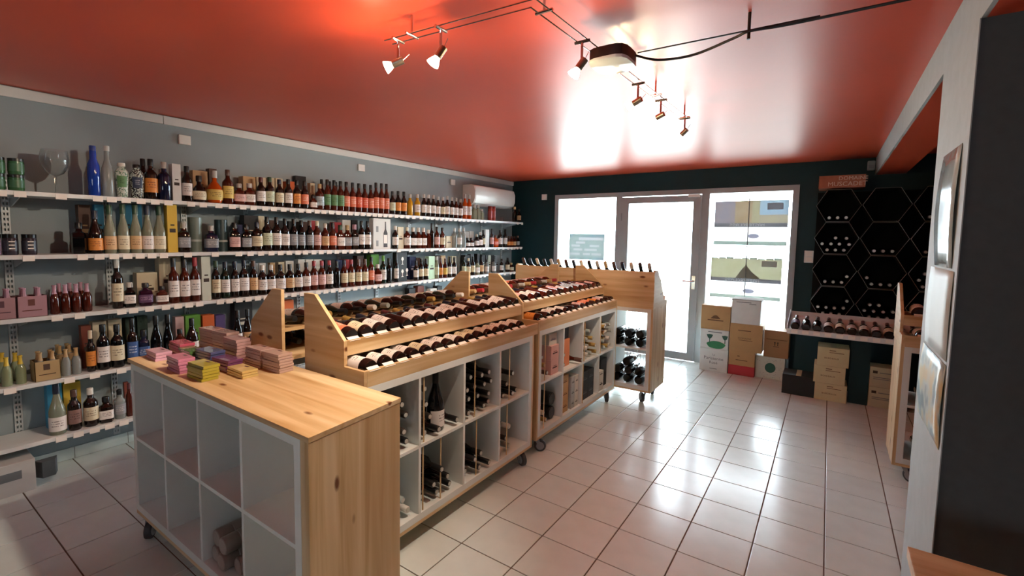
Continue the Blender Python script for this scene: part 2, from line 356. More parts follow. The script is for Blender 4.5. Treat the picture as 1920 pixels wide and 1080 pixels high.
def prof(kind, h, r):
    n = min(.0155, r*.46)
    if kind == 'W': b = [(r*.9, 0), (r, .008), (r, .60*h), (r*.94, .645*h), (r*.62, .71*h), (n*1.05, .755*h), (n, .79*h), (n, .985*h)]; return b, (.17, .52), (.83, 1.0), 0, n*1.12
    if kind == 'T': b = [(r*.88, 0), (r, .008), (r, .58*h), (r*.93, .63*h), (r*.6, .685*h), (n*1.05, .73*h), (n*.95, .985*h)]; return b, (.14, .50), (.80, 1.0), 0, n*1.08
    if kind == 'C': b = [(r*.88, 0), (r, .008), (r, .44*h), (r*.9, .52*h), (r*.62, .64*h), (r*.42, .74*h), (n, .82*h), (n*.95, .985*h)]; return b, (.08, .36), (.80, 1.0), 0, n*1.12
    if kind == 'Q': b = [(r*.9, 0), (r, .008), (r, .60*h), (r*.9, .66*h), (n*1.3, .70*h), (n*1.1, .74*h), (n*1.1, .98*h)]; return b, (.16, .50), (.80, 1.0), 5, n*1.35
    if kind == 'S': b = [(r*.9, 0), (r, .006), (r, .52*h), (r*.85, .60*h), (r*.5, .72*h), (n*.85, .80*h), (n*.8, .98*h)]; return b, None, (.70, 1.0), 0, n*1.0
    if kind == 'R': b = [(r*.6, 0), (r*.85, .03*h), (r, .2*h), (r, .36*h), (r*.86, .5*h), (r*.5, .62*h), (n, .68*h), (n, .98*h)]; return b, (.1, .42), (.78, 1.0), 0, n*1.3
    if kind == 'V': b = [(r*.86, 0), (r*.94, .008), (r, .5*h), (r*.96, .62*h), (r*.55, .74*h), (n*1.2, .84*h), (n, .98*h)]; return b, None, (.9, 1.0), 0, n*1.15
    if kind == 'L': b = [(r*.9, 0), (r, .01), (r, .46*h), (r*.93, .56*h), (r*.62, .66*h), (n, .72*h), (n*.85, .98*h)]; return b, None, (.9, 1.0), 0, n*1.1
    b = [(r*.72, 0), (r*.8, .01), (r, .62*h), (r*.96, .74*h), (r*.6, .84*h), (n*1.1, .88*h), (n, .98*h)]; return b, (.3, .62), (.9, 1.0), 0, n*1.4
BC = {}
def glass_mat(g):
    if g in ('pat', 'patk'):
        nm = 'floral_ceramic_'+g
        if nm in MATS: return MATS[nm]
        m, nt, p = newmat(nm); L = nt.links
        tc = N(nt, 'ShaderNodeTexCoord'); nz = N(nt, 'ShaderNodeTexNoise'); nz.inputs['Scale'].default_value = 90; nz.inputs['Distortion'].default_value = 1.5; L.new(tc.outputs['Object'], nz.inputs['Vector'])
        rp = N(nt, 'ShaderNodeValToRGB'); rp.color_ramp.interpolation = 'CONSTANT'
        rp.color_ramp.elements[0].color = lin('54806a' if g == 'pat' else '1b1c2a')+(1,); rp.color_ramp.elements[1].position = .46 if g == 'pat' else .52; rp.color_ramp.elements[1].color = lin('ccd6cc')+(1,)
        L.new(nz.outputs[0], rp.inputs[0]); L.new(rp.outputs[0], p.inputs['Base Color']); p.inputs['Roughness'].default_value = .25
        MATS[nm] = m; return m
    return glassy('bottle_glass_'+g, GL[g][1], GL[g][2])
def bottle_meshes(kind, h, r, g, l, c, seg):
    h = round(h/.01)*.01; r = round(r/.001)*.001
    b, lz, cz, sq, cr = prof(kind, h, r)
    kb = (kind, h, r, g, seg)
    if kb not in BC: BC[kb] = MB().lathe(b, seg, sq).mesh('bottle_body', glass_mat(g), smooth=True, angle=50)
    kc = (kind, h, r, c, 'cap')
    if kc not in BC:
        z0, z1 = cz[0]*h, h
        pp = [(cr, z0), (cr, z1-.004), (cr*.9, z1)]
        if kind == 'S': pp = [(r*.57, z0), (cr*.92, .80*h), (cr*.86, .95*h), (cr*1.05, .955*h), (cr*1.05, h)]
        BC[kc] = MB().lathe(pp, max(8, seg-4)).mesh('bottle_cap', plain('cap_'+c, CP[c][1], rough=.35, noise=.01), smooth=True, angle=40)
    kl = None
    if l != '-' and lz:
        kl = (kind, h, r, l, 'label')
        if kl not in BC:
            mb = MB(); uvs = []; n = 13; rad = r+.0008; half = math.radians(95)
            if kind == 'G': half = math.radians(42)
            def at(z):
                z /= 1
                for (r0, a), (r1, bb) in zip(b, b[1:]):
                    if a <= z <= bb: return r0+(r1-r0)*((z-a)/(bb-a) if bb > a else 0)
                return r
            zs = [lz[0]*h+(lz[1]-lz[0])*h*t/4 for t in range(5)] if kind in 'GR' else [lz[0]*h, lz[1]*h]
            for zi, z in enumerate(zs):
                for k in range(n):
                    an = -half+2*half*k/(n-1); q = 1
                    if sq: q = 1/((abs(math.cos(an))**sq+abs(math.sin(an))**sq)**(1/sq))
                    R_ = (at(z)+.0012)*q/math.cos(math.pi/seg)**(0 if sq else .4)
                    mb.v.append((R_*math.cos(an), R_*math.sin(an), z)); uvs.append((k/(n-1), zi/(len(zs)-1)))
            for zi in range(len(zs)-1):
                for k in range(n-1): mb.f.append((zi*n+k, zi*n+k+1, (zi+1)*n+k+1, (zi+1)*n+k))
            me = bpy.data.meshes.new('bottle_label'); me.from_pydata(mb.v, [], mb.f); me.update()
            uvl = me.uv_layers.new()
            for lp in me.loops: uvl.data[lp.index].uv = uvs[lp.vertex_index]
            for p in me.polygons: p.use_smooth = True
            me.materials.append(paper_label('label_'+l, LB[l][1], LB[l][2])); BC[kl] = me
    return BC[kb], BC[kc], (BC[kl] if kl else None)
def bottle(kind, h, r, g, l, c, mat, label, cat='bottle', group=None, name=None, seg=14):
    mb, mc, ml = bottle_meshes(kind, h, r, g, l, c, seg)
    o = link(name or KW[kind][0], mb, None, mat); tag(o, label, cat, group)
    link('cap', mc, o)
    if ml: link('label', ml, o)
    return o
def lay(base, axis, up=(0, 0, 1)):
    """matrix for a bottle whose bottom sits at base, neck along axis and label facing up"""
    z = Vector(axis).normalized(); x = Vector(up); x = (x-z*x.dot(z)).normalized(); y = z.cross(x)
    m = Matrix((x, y, z)).transposed().to_4x4(); m.translation = Vector(base); return m

# ------------------------------------------------------------------ wall shelving on the left wall
UPY = [-1.15, -.65, -.165, .32, .805, 1.27, 1.772, 2.27, 2.76, 3.25, 3.73, 4.25]
def ladder():
    mb = MB(); x0, x1 = XL, XL+.014
    for a, b in ((-.019, -.012), (-.003, .003), (.012, .019)): mb.box((x0, a, .09), (x1, b, 1.86))
    z = .09
    while z < 1.86:
        mb.box((x0, -.019, z), (x1-.002, .019, min(z+.016, 1.86))); z += .032
    return mb.mesh('upright_rail', m_upr)
lm = ladder()
bk_m = MB().prism([(XL+.012, -.03), (XL+.25, -.03), (XL+.25, -.04), (XL+.03, -.085), (XL+.012, -.085)], 'y', -.003, .003).mesh('bracket', m_upr)
for y in UPY:
    t = link('upright_rail', lm, None, T(0, y, 0)); tag(t, 'slotted galvanised steel upright screwed to the grey wall', 'shelf upright', 'slotted uprights behind the wall shelves')
SHELF_BOTTLES = [
    (1, -0.772, 0, 0.321, 0.0336, 'V', 'bl', '-', 'bl'),
    (1, -0.7, 0, 0.327, 0.033, 'L', 'cl', '-', 'sv'),
    (1, -0.623, 0, 0.226, 0.0392, 'G', 'pat', 'gr', 'wh'),
    (1, -0.538, 0, 0.231, 0.0417, 'G', 'patk', 'nv', 'bk'),
    (1, -0.464, 1, 0.291, 0.0306, 'W', 'dk', '-', 'bk'),
    (1, -0.455, 0, 0.285, 0.0379, 'W', 'dk', 'or', 'bk'),
    (1, -0.374, 0, 0.274, 0.0411, 'W', 'nv', '-', 'sv'),
    (1, -0.227, 0, 0.259, 0.0327, 'W', 'dk', 'wh', 'bk'),
    (1, -0.145, 0, 0.203, 0.0472, 'R', 'dk', 'cr', 'dk'),
    (1, -0.034, 0, 0.249, 0.056, 'R', 'or', 'yl', 'sv'),
    (1, 0.066, 0, 0.271, 0.0395, 'W', 'ra', 'yl', 'br'),
    (1, 0.151, 0, 0.173, 0.0418, 'Q', 'ra', 'pk', 'sv'),
    (1, 0.235, 0, 0.176, 0.0402, 'Q', 'ra', 'wh', 'sv'),
    (1, 0.333, 0, 0.243, 0.0365, 'W', 'dk', 'wh', 'mr'),
    (1, 0.409, 0, 0.246, 0.0374, 'W', 'dk', 'pg', 'gn'),
    (1, 0.496, 0, 0.245, 0.0354, 'W', 'dk', 'cr', 'nv'),
    (1, 0.579, 0, 0.246, 0.0342, 'W', 'dk', 'wh', 'bk'),
    (1, 0.66, 0, 0.248, 0.0334, 'W', 'dk', 'or', 'bk'),
    (1, 0.737, 0, 0.246, 0.0341, 'W', 'dk', 'sa', 'bk'),
    (1, 0.823, 0, 0.13, 0.0301, 'Q', 'ra', 'wh', 'bk'),
    (1, 0.893, 0, 0.244, 0.0379, 'W', 'ra', 'lb', 'tn'),
    (1, 0.976, 0, 0.288, 0.0323, 'W', 'ra', 'gr', 'bk'),
    (1, 1.052, 0, 0.291, 0.0329, 'W', 'ra', 'gr', 'bk'),
    (1, 1.125, 0, 0.293, 0.0335, 'W', 'ra', 'gr', 'bk'),
    (1, 0.991, 1, 0.296, 0.0282, 'W', 'ra', 'gr', 'bk'),
    (1, 1.081, 1, 0.293, 0.0288, 'W', 'ra', 'gr', 'bk'),
    (1, 1.153, 1, 0.294, 0.0293, 'W', 'ra', 'gr', 'bk'),
    (1, 1.193, 0, 0.292, 0.0316, 'W', 'ra', 'sa', 'bk'),
    (1, 1.268, 0, 0.291, 0.0322, 'W', 'ra', 'sa', 'bk'),
    (1, 1.344, 0, 0.291, 0.0327, 'W', 'ra', 'vm', 'bk'),
    (1, 1.419, 0, 0.291, 0.032, 'W', 'ra', 'vm', 'bk'),
    (1, 1.497, 0, 0.292, 0.0313, 'W', 'ra', 'sa', 'bk'),
    (1, 1.566, 0, 0.325, 0.0304, 'W', 'ra', 'sa', 'bk'),
    (1, 1.64, 0, 0.325, 0.0296, 'W', 'ra', 'sa', 'bk'),
    (1, 1.711, 0, 0.325, 0.03, 'W', 'ra', 'sa', 'bk'),
    (1, 1.795, 0, 0.254, 0.0319, 'W', 'dk', 'pg', 'bk'),
    (1, 1.878, 0, 0.255, 0.0324, 'W', 'dk', 'or', 'bk'),
    (1, 1.965, 0, 0.257, 0.0315, 'W', 'dk', 'or', 'bk'),
    (1, 2.06, 0, 0.24, 0.0334, 'W', 'ye', '-', 'sv'),
    (1, 2.178, 0, 0.254, 0.0341, 'W', 'ye', 'wh', 'sv'),
    (1, 2.286, 0, 0.259, 0.0304, 'W', 'dk', 'wh', 'sv'),
    (1, 2.363, 0, 0.265, 0.0308, 'W', 'dk', 'wh', 'sv'),
    (1, 2.448, 0, 0.259, 0.0312, 'W', 'dk', 'wh', 'sv'),
    (1, 2.531, 0, 0.253, 0.0301, 'W', 'dk', 'wh', 'sv'),
    (1, 2.621, 0, 0.246, 0.0305, 'W', 'dk', 'cr', 'sv'),
    (1, 2.701, 0, 0.266, 0.0309, 'W', 'dk', 'wh', 'sv'),
    (1, 2.791, 0, 0.259, 0.0297, 'W', 'dk', 'wh', 'sv'),
    (1, 2.874, 0, 0.258, 0.0301, 'W', 'ra', 'wh', 'sv'),
    (1, 2.961, 0, 0.254, 0.0305, 'W', 'ra', 'wh', 'sv'),
    (1, 3.05, 0, 0.325, 0.0308, 'W', 'or', 'wh', 'sv'),
    (1, 3.141, 0, 0.325, 0.0312, 'W', 'or', 'wh', 'sv'),
    (1, 3.248, 0, 0.2, 0.0334, 'Q', 'pl', '-', 'sv'),
    (1, 3.334, 0, 0.203, 0.0321, 'Q', 'pl', '-', 'sv'),
    (1, 3.419, 0, 0.152, 0.029, 'Q', 'pl', '-', 'sv'),
    (1, 4.247, 0, 0.231, 0.0339, 'W', 'dk', '-', 'tn'),
    (1, 4.371, 0, 0.2, 0.0324, 'W', 'dk', 'tn', 'bk'),
    (2, -0.863, 0, 0.202, 0.0367, 'Q', 'bk', '-', 'bk'),
    (2, -0.779, 0, 0.285, 0.0379, 'C', 'dk', 'or', 'nv'),
    (2, -0.701, 0, 0.324, 0.034, 'C', 'pl', 'tn', 'gn'),
    (2, -0.628, 0, 0.326, 0.033, 'C', 'pl', 'cr', 'gn'),
    (2, -0.557, 0, 0.328, 0.0327, 'C', 'pl', 'tn', 'gn'),
    (2, -0.487, 0, 0.331, 0.034, 'C', 'pl', 'wh', 'nv'),
    (2, -0.415, 0, 0.333, 0.036, 'C', 'pl', 'cr', 'gn'),
    (2, -0.26, 0, 0.22, 0.0398, 'Q', 'dk', 'gy', 'sv'),
    (2, -0.07, 0, 0.205, 0.0458, 'Q', 'nv', 'gy', 'sv'),
    (2, 0.108, 0, 0.234, 0.0374, 'Q', 'bk', 'pk', 'bk'),
    (2, 0.201, 0, 0.224, 0.0363, 'Q', 'bk', 'gy', 'bk'),
    (2, 0.289, 0, 0.245, 0.0443, 'W', 'dk', 'cr', 'nv'),
    (2, 0.379, 0, 0.289, 0.04, 'W', 'dk', 'pg', 'bk'),
    (2, 0.462, 0, 0.292, 0.0399, 'W', 'dk', 'wh', 'bk'),
    (2, 0.541, 0, 0.277, 0.0371, 'W', 'dk', 'wh', 'bk'),
    (2, 0.624, 0, 0.275, 0.0349, 'W', 'bk', 'gy', 'bk'),
    (2, 0.698, 0, 0.273, 0.0345, 'W', 'bk', 'gy', 'bk'),
    (2, 0.783, 0, 0.271, 0.0353, 'W', 'bk', 'gy', 'br'),
    (2, 0.86, 0, 0.274, 0.036, 'W', 'ra', 'pk', 'cr'),
    (2, 0.947, 0, 0.252, 0.0368, 'W', 'ra', 'tn', 'wh'),
    (2, 1.031, 0, 0.265, 0.0352, 'W', 'ra', 'sa', 'bk'),
    (2, 1.117, 0, 0.241, 0.0383, 'Q', 'ra', 'wh', 'gn'),
    (2, 1.2, 0, 0.238, 0.0355, 'Q', 'ra', 'gy', 'tn'),
    (2, 1.286, 0, 0.246, 0.0349, 'Q', 'dk', 'gy', 'pk'),
    (2, 1.375, 0, 0.289, 0.0338, 'W', 'dk', 'wh', 'bk'),
    (2, 1.452, 0, 0.287, 0.0349, 'W', 'dk', 'wh', 'bk'),
    (2, 1.835, 0, 0.247, 0.0336, 'W', 'dk', 'wh', 'wh'),
    (2, 2.015, 0, 0.245, 0.0445, 'W', 'ra', 'wh', 'cr'),
    (2, 2.109, 0, 0.241, 0.0318, 'Q', 'dk', 'wh', 'wh'),
    (2, 2.194, 0, 0.244, 0.0322, 'Q', 'ra', 'wh', 'wh'),
    (2, 2.279, 0, 0.239, 0.0327, 'Q', 'ra', 'wh', 'wh'),
    (2, 2.362, 0, 0.222, 0.0289, 'Q', 'ra', '-', 'wh'),
    (2, 2.422, 0, 0.301, 0.0291, 'T', 'dk', '-', 'bk'),
    (2, 2.515, 0, 0.258, 0.0347, 'W', 'ra', 'pk', 'bk'),
    (2, 2.614, 0, 0.247, 0.0352, 'W', 'ra', 'cr', 'bk'),
    (2, 2.843, 0, 0.253, 0.038, 'W', 'cl', '-', 'sv'),
    (2, 2.94, 0, 0.248, 0.0369, 'W', 'cl', 'wh', 'sv'),
    (2, 3.029, 0, 0.257, 0.0341, 'W', 'cl', '-', 'sv'),
    (2, 3.111, 0, 0.13, 0.028, 'Q', 'dk', 'wh', 'bk'),
    (2, 3.192, 0, 0.131, 0.0316, 'Q', 'dk', 'wh', 'bk'),
    (2, 3.311, 0, 0.183, 0.0287, 'Q', 'dk', 'wh', 'wh'),
    (2, 3.391, 0, 0.206, 0.029, 'Q', 'dk', 'wh', 'wh'),
    (2, 3.465, 0, 0.245, 0.0293, 'W', 'dk', 'cr', 'bk'),
    (2, 3.663, 0, 0.264, 0.03, 'W', 'dk', 'pk', 'bk'),
    (2, 3.751, 0, 0.174, 0.0375, 'Q', 'or', 'vm', 'br'),
    (2, 3.872, 0, 0.254, 0.0362, 'W', 'dk', 'wh', 'bk'),
    (2, 4.002, 0, 0.256, 0.0331, 'W', 'dk', 'wh', 'bk'),
    (2, 4.092, 0, 0.162, 0.026, 'Q', 'ra', 'or', 'br'),
    (2, 4.171, 0, 0.162, 0.0262, 'Q', 'ra', 'or', 'br'),
    (2, 4.253, 0, 0.163, 0.0265, 'Q', 'ra', 'tn', 'br'),
    (2, 4.344, 0, 0.172, 0.0267, 'Q', 'dk', 'gy', 'br'),
    (3, -0.995, 0, 0.177, 0.0245, 'S', 'ra', '-', 'pk'),
    (3, -0.943, 0, 0.177, 0.025, 'S', 'ra', '-', 'pk'),
    (3, -0.891, 0, 0.177, 0.025, 'S', 'ra', '-', 'pk'),
    (3, -0.837, 0, 0.177, 0.0251, 'S', 'ra', '-', 'pk'),
    (3, -0.949, 1, 0.175, 0.024, 'S', 'ra', '-', 'pk'),
    (3, -0.897, 1, 0.176, 0.024, 'S', 'ra', '-', 'pk'),
    (3, -0.841, 1, 0.175, 0.024, 'S', 'ra', '-', 'pk'),
    (3, -0.674, 0, 0.336, 0.0315, 'T', 'dk', 'cr', 'sv'),
    (3, -0.608, 0, 0.173, 0.0325, 'Q', 'bk', 'wh', 'sv'),
    (3, -0.515, 0, 0.162, 0.0402, 'Q', 'pu', 'pu', 'dk'),
    (3, -0.414, 0, 0.133, 0.0369, 'Q', 'ra', 'wh', 'bk'),
    (3, -0.337, 0, 0.326, 0.0344, 'T', 'ra', 'wh', 'bk'),
    (3, -0.264, 0, 0.324, 0.0336, 'T', 'ra', 'wh', 'bk'),
    (3, -0.193, 0, 0.326, 0.0336, 'T', 'ra', 'wh', 'rd'),
    (3, -0.044, 0, 0.3, 0.0313, 'W', 'dk', 'cr', 'gn'),
    (3, 0.026, 0, 0.294, 0.0329, 'W', 'gn', 'wh', 'nv'),
    (3, 0.102, 0, 0.291, 0.0321, 'W', 'dk', 'wh', 'nv'),
    (3, 0.175, 0, 0.297, 0.0371, 'W', 'dk', 'wh', 'nv'),
    (3, 0.253, 0, 0.286, 0.0328, 'W', 'dk', 'tn', 'br'),
    (3, 0.328, 0, 0.253, 0.038, 'W', 'dk', 'wh', 'wh'),
    (3, 0.405, 0, 0.254, 0.037, 'W', 'dk', 'wh', 'wh'),
    (3, 0.49, 0, 0.251, 0.0418, 'W', 'dk', 'wh', 'bk'),
    (3, 0.578, 0, 0.252, 0.0399, 'W', 'dk', 'tn', 'bk'),
    (3, 0.661, 0, 0.254, 0.0369, 'W', 'dk', 'wh', 'bk'),
    (3, 0.742, 0, 0.265, 0.0376, 'W', 'ra', 'wh', 'bk'),
    (3, 0.822, 0, 0.272, 0.0342, 'W', 'ra', 'pk', 'rd'),
    (3, 0.905, 0, 0.269, 0.035, 'W', 'ra', 'pk', 'rd'),
    (3, 0.987, 0, 0.266, 0.0357, 'W', 'dk', 'wh', 'rd'),
    (3, 1.072, 0, 0.264, 0.0309, 'W', 'bk', '-', 'bk'),
    (3, 1.159, 0, 0.266, 0.0349, 'W', 'ra', 'cr', 'nv'),
    (3, 1.244, 0, 0.269, 0.0344, 'W', 'ra', 'cr', 'rd'),
    (3, 1.334, 0, 0.266, 0.0339, 'W', 'ra', 'cr', 'br'),
    (3, 1.417, 0, 0.269, 0.0345, 'W', 'ra', 'cr', 'br'),
    (3, 1.499, 0, 0.289, 0.0317, 'W', 'ra', 'sa', 'bk'),
    (3, 1.584, 0, 0.206, 0.0374, 'Q', 'ra', 'pk', 'wh'),
    (3, 1.662, 0, 0.303, 0.0327, 'T', 'gn', 'wh', 'gr'),
    (3, 1.742, 0, 0.271, 0.0319, 'T', 'bk', '-', 'bk'),
    (3, 1.85, 0, 0.31, 0.0271, 'T', 'bk', 'wh', 'bk'),
    (3, 2.158, 0, 0.234, 0.0301, 'W', 'dk', 'wh', 'bk'),
    (3, 2.244, 0, 0.251, 0.0305, 'W', 'dk', 'cr', 'bk'),
    (3, 2.327, 0, 0.248, 0.0309, 'W', 'dk', 'cr', 'bk'),
    (3, 2.514, 0, 0.27, 0.0288, 'W', 'pl', 'pg', 'sv'),
    (3, 2.588, 0, 0.248, 0.0291, 'W', 'ra', 'or', 'br'),
    (3, 2.673, 0, 0.245, 0.0295, 'W', 'ra', 'yl', 'br'),
    (3, 2.758, 0, 0.257, 0.0299, 'W', 'dk', 'wh', 'bk'),
    (3, 2.848, 0, 0.254, 0.0303, 'W', 'dk', 'wh', 'bk'),
    (3, 3.042, 0, 0.249, 0.0311, 'W', 'gn', 'pg', 'bk'),
    (3, 3.139, 0, 0.232, 0.0299, 'W', 'dk', 'cr', 'cr'),
    (3, 3.237, 0, 0.251, 0.0302, 'W', 'dk', 'cr', 'bk'),
    (3, 3.33, 0, 0.205, 0.0306, 'Q', 'pl', 'wh', 'bk'),
    (3, 3.428, 0, 0.239, 0.0327, 'W', 'dk', 'tn', 'bk'),
    (3, 3.552, 0, 0.2, 0.0315, 'W', 'cl', 'wh', 'bk'),
    (3, 3.721, 0, 0.2, 0.0322, 'W', 'cl', 'wh', 'bk'),
    (3, 3.922, 0, 0.2, 0.0311, 'W', 'dk', 'wh', 'bk'),
    (3, 4.078, 0, 0.206, 0.0335, 'W', 'dk', 'cr', 'bk'),
    (3, 4.176, 0, 0.13, 0.0339, 'Q', 'ra', 'cr', 'tn'),
    (4, -1.223, 0, 0.174, 0.024, 'S', 'pg', '-', 'yl'),
    (4, -1.164, 0, 0.17, 0.024, 'S', 'pg', '-', 'yl'),
    (4, -1.224, 1, 0.177, 0.024, 'S', 'pg', '-', 'yl'),
    (4, -1.168, 1, 0.169, 0.024, 'S', 'pg', '-', 'yl'),
    (4, -0.958, 0, 0.171, 0.024, 'S', 'cl', '-', 'tn'),
    (4, -0.907, 0, 0.172, 0.024, 'S', 'cl', '-', 'tn'),
    (4, -0.832, 0, 0.269, 0.024, 'T', 'dk', 'or', 'cr'),
    (4, -0.766, 0, 0.297, 0.0355, 'W', 'bk', 'wh', 'bk'),
    (4, -0.69, 0, 0.294, 0.0385, 'W', 'bk', 'cr', 'bk'),
    (4, -0.603, 0, 0.315, 0.0306, 'T', 'dk', 'bl', 'bk'),
    (4, -0.538, 0, 0.234, 0.0324, 'Q', 'nv', 'bl', 'bk'),
    (4, -0.46, 0, 0.318, 0.0356, 'C', 'bk', '-', 'bk'),
    (4, -0.386, 0, 0.317, 0.0332, 'C', 'bk', '-', 'bk'),
    (4, -0.31, 0, 0.2, 0.0379, 'W', 'ra', '-', 'bk'),
    (4, -0.228, 0, 0.27, 0.0417, 'C', 'dk', 'wh', 'bk'),
    (4, 0.112, 0, 0.289, 0.0342, 'C', 'bk', 'wh', 'bk'),
    (4, 0.192, 0, 0.288, 0.0316, 'C', 'dk', 'tn', 'bk'),
    (5, -1.012, 0, 0.318, 0.0423, 'C', 'pl', 'wh', 'nv'),
    (5, -0.929, 0, 0.256, 0.0344, 'W', 'dk', 'br', 'br'),
    (5, -0.847, 0, 0.254, 0.0383, 'W', 'dk', 'cr', 'wh'),
    (5, -0.767, 0, 0.168, 0.038, 'Q', 'dk', 'wh', 'bk'),
    (5, -0.69, 0, 0.2, 0.0308, 'W', 'cl', 'gy', 'bk'),
    (5, -0.636, 0, 0.232, 0.0212, 'W', 'ra', '-', 'mr'),
]

SHELF_CARTONS = [
    (1, -0.333, -0.273, 0.265, 'white', 0.03),
    (1, -0.14, -0.03, 0.252, 'tan', 0.14),
    (1, -0.022, 0.04, 0.279, 'brown', 0.14),
    (1, 0.243, 0.353, 0.249, 'tan', 0.14),
    (1, 0.358, 0.444, 0.255, 'cream', 0.14),
    (1, 0.454, 0.523, 0.261, 'cream', 0.14),
    (1, 0.528, 0.599, 0.263, 'cream', 0.14),
    (1, 0.638, 0.753, 0.248, 'orange', 0.14),
    (1, 0.759, 0.871, 0.315, 'black', 0.2),
    (1, 0.871, 0.923, 0.255, 'cream', 0.14),
    (2, -0.834, -0.766, 0.318, 'brown', 0.14),
    (2, -0.748, -0.695, 0.324, 'blue', 0.14),
    (2, -0.591, -0.537, 0.334, 'blue', 0.14),
    (2, -0.53, -0.478, 0.338, 'blue', 0.14),
    (2, -0.375, -0.307, 0.344, 'yellow', 0.03),
    (2, 0.162, 0.233, 0.218, 'navy', 0.14),
    (2, 0.244, 0.36, 0.298, 'black', 0.14),
    (2, 0.366, 0.422, 0.297, 'cream', 0.14),
    (2, 0.441, 0.54, 0.264, 'brown', 0.14),
    (2, 0.551, 0.634, 0.264, 'black', 0.14),
    (2, 0.644, 0.719, 0.262, 'black', 0.14),
    (2, 0.77, 0.872, 0.262, 'brown', 0.15),
    (2, 0.877, 0.947, 0.276, 'red', 0.14),
    (2, 1.13, 1.22, 0.269, 'red', 0.14),
    (2, 1.227, 1.333, 0.296, 'white', 0.14),
    (2, 1.347, 1.423, 0.298, 'black', 0.14),
    (2, 1.502, 1.749, 0.322, 'white', 0.03),
    (2, 1.869, 1.96, 0.241, 'cream', 0.05),
    (2, 2.692, 2.805, 0.148, 'cream', 0.06),
    (2, 3.206, 3.313, 0.21, 'white', 0.16),
    (2, 3.325, 3.423, 0.22, 'white', 0.16),
    (2, 3.52, 3.61, 0.246, 'white', 0.06),
    (3, -0.529, -0.397, 0.223, 'cream', 0.14),
    (3, -0.389, -0.239, 0.333, 'cream', 0.14),
    (3, -0.159, -0.09, 0.336, 'pale', 0.03),
    (3, 0.159, 0.219, 0.264, 'grey', 0.14),
    (3, 0.306, 0.361, 0.26, 'grey', 0.14),
    (3, 0.365, 0.425, 0.26, 'white', 0.14),
    (3, 0.463, 0.511, 0.26, 'tan', 0.14),
    (3, 0.54, 0.6, 0.264, 'cream', 0.14),
    (3, 0.61, 0.691, 0.271, 'white', 0.14),
    (3, 0.733, 0.806, 0.281, 'white', 0.14),
    (3, 0.813, 0.896, 0.278, 'white', 0.14),
    (3, 0.902, 0.987, 0.276, 'white', 0.14),
    (3, 1.022, 1.141, 0.265, 'black', 0.14),
    (3, 1.156, 1.234, 0.263, 'navy', 0.14),
    (3, 1.24, 1.317, 0.265, 'red', 0.14),
    (3, 1.409, 1.497, 0.298, 'brown', 0.14),
    (3, 1.591, 1.707, 0.31, 'green', 0.14),
    (3, 1.877, 2.04, 0.33, 'black', 0.08),
    (3, 2.169, 2.277, 0.269, 'navy', 0.14),
    (3, 2.277, 2.351, 0.253, 'brown', 0.14),
    (3, 2.368, 2.477, 0.273, 'palegreen', 0.05),
    (3, 2.653, 2.714, 0.27, 'brown', 0.14),
    (3, 2.724, 2.808, 0.268, 'tan', 0.14),
    (3, 2.938, 3.027, 0.256, 'cream', 0.14),
    (3, 3.21, 3.318, 0.264, 'black', 0.14),
    (3, 3.33, 3.391, 0.276, 'black', 0.14),
    (3, 3.478, 3.541, 0.276, 'black', 0.14),
    (3, 3.593, 3.671, 0.263, 'black', 0.14),
    (3, 3.685, 3.738, 0.253, 'black', 0.14),
    (3, 3.746, 3.819, 0.251, 'pale', 0.14),
    (3, 3.819, 3.902, 0.25, 'black', 0.14),
    (3, 3.922, 4.024, 0.239, 'grey', 0.14),
    (4, -0.851, -0.795, 0.287, 'redbrown', 0.14),
    (4, -0.79, -0.711, 0.303, 'cream', 0.14),
    (4, -0.704, -0.625, 0.306, 'cream', 0.14),
    (4, -0.608, -0.545, 0.304, 'darkgreen', 0.14),
    (4, -0.537, -0.47, 0.309, 'darkgreen', 0.14),
    (4, -0.295, -0.232, 0.273, 'pink', 0.14),
    (4, -0.226, -0.114, 0.273, 'green', 0.14),
    (4, -0.112, -0.02, 0.263, 'orange', 0.12),
    (4, -0.016, 0.064, 0.251, 'purple', 0.12),
    (4, 0.156, 0.309, 0.332, 'black', 0.16),
    (4, 0.543, 0.672, 0.313, 'orange', 0.12),
    (4, 2.285, 2.394, 0.311, 'redbrown', 0.12),
    (4, 2.161, 2.269, 0.291, 'black', 0.14),
    (4, 2.432, 2.549, 0.273, 'white', 0.08),
    (4, 2.656, 2.749, 0.281, 'black', 0.14),
    (5, -1.035, -0.959, 0.324, 'blue', 0.14),
    (5, -0.957, -0.864, 0.28, 'yellow', 0.14),
    (5, -0.637, -0.607, 0.214, 'redbrown', 0.12),
]

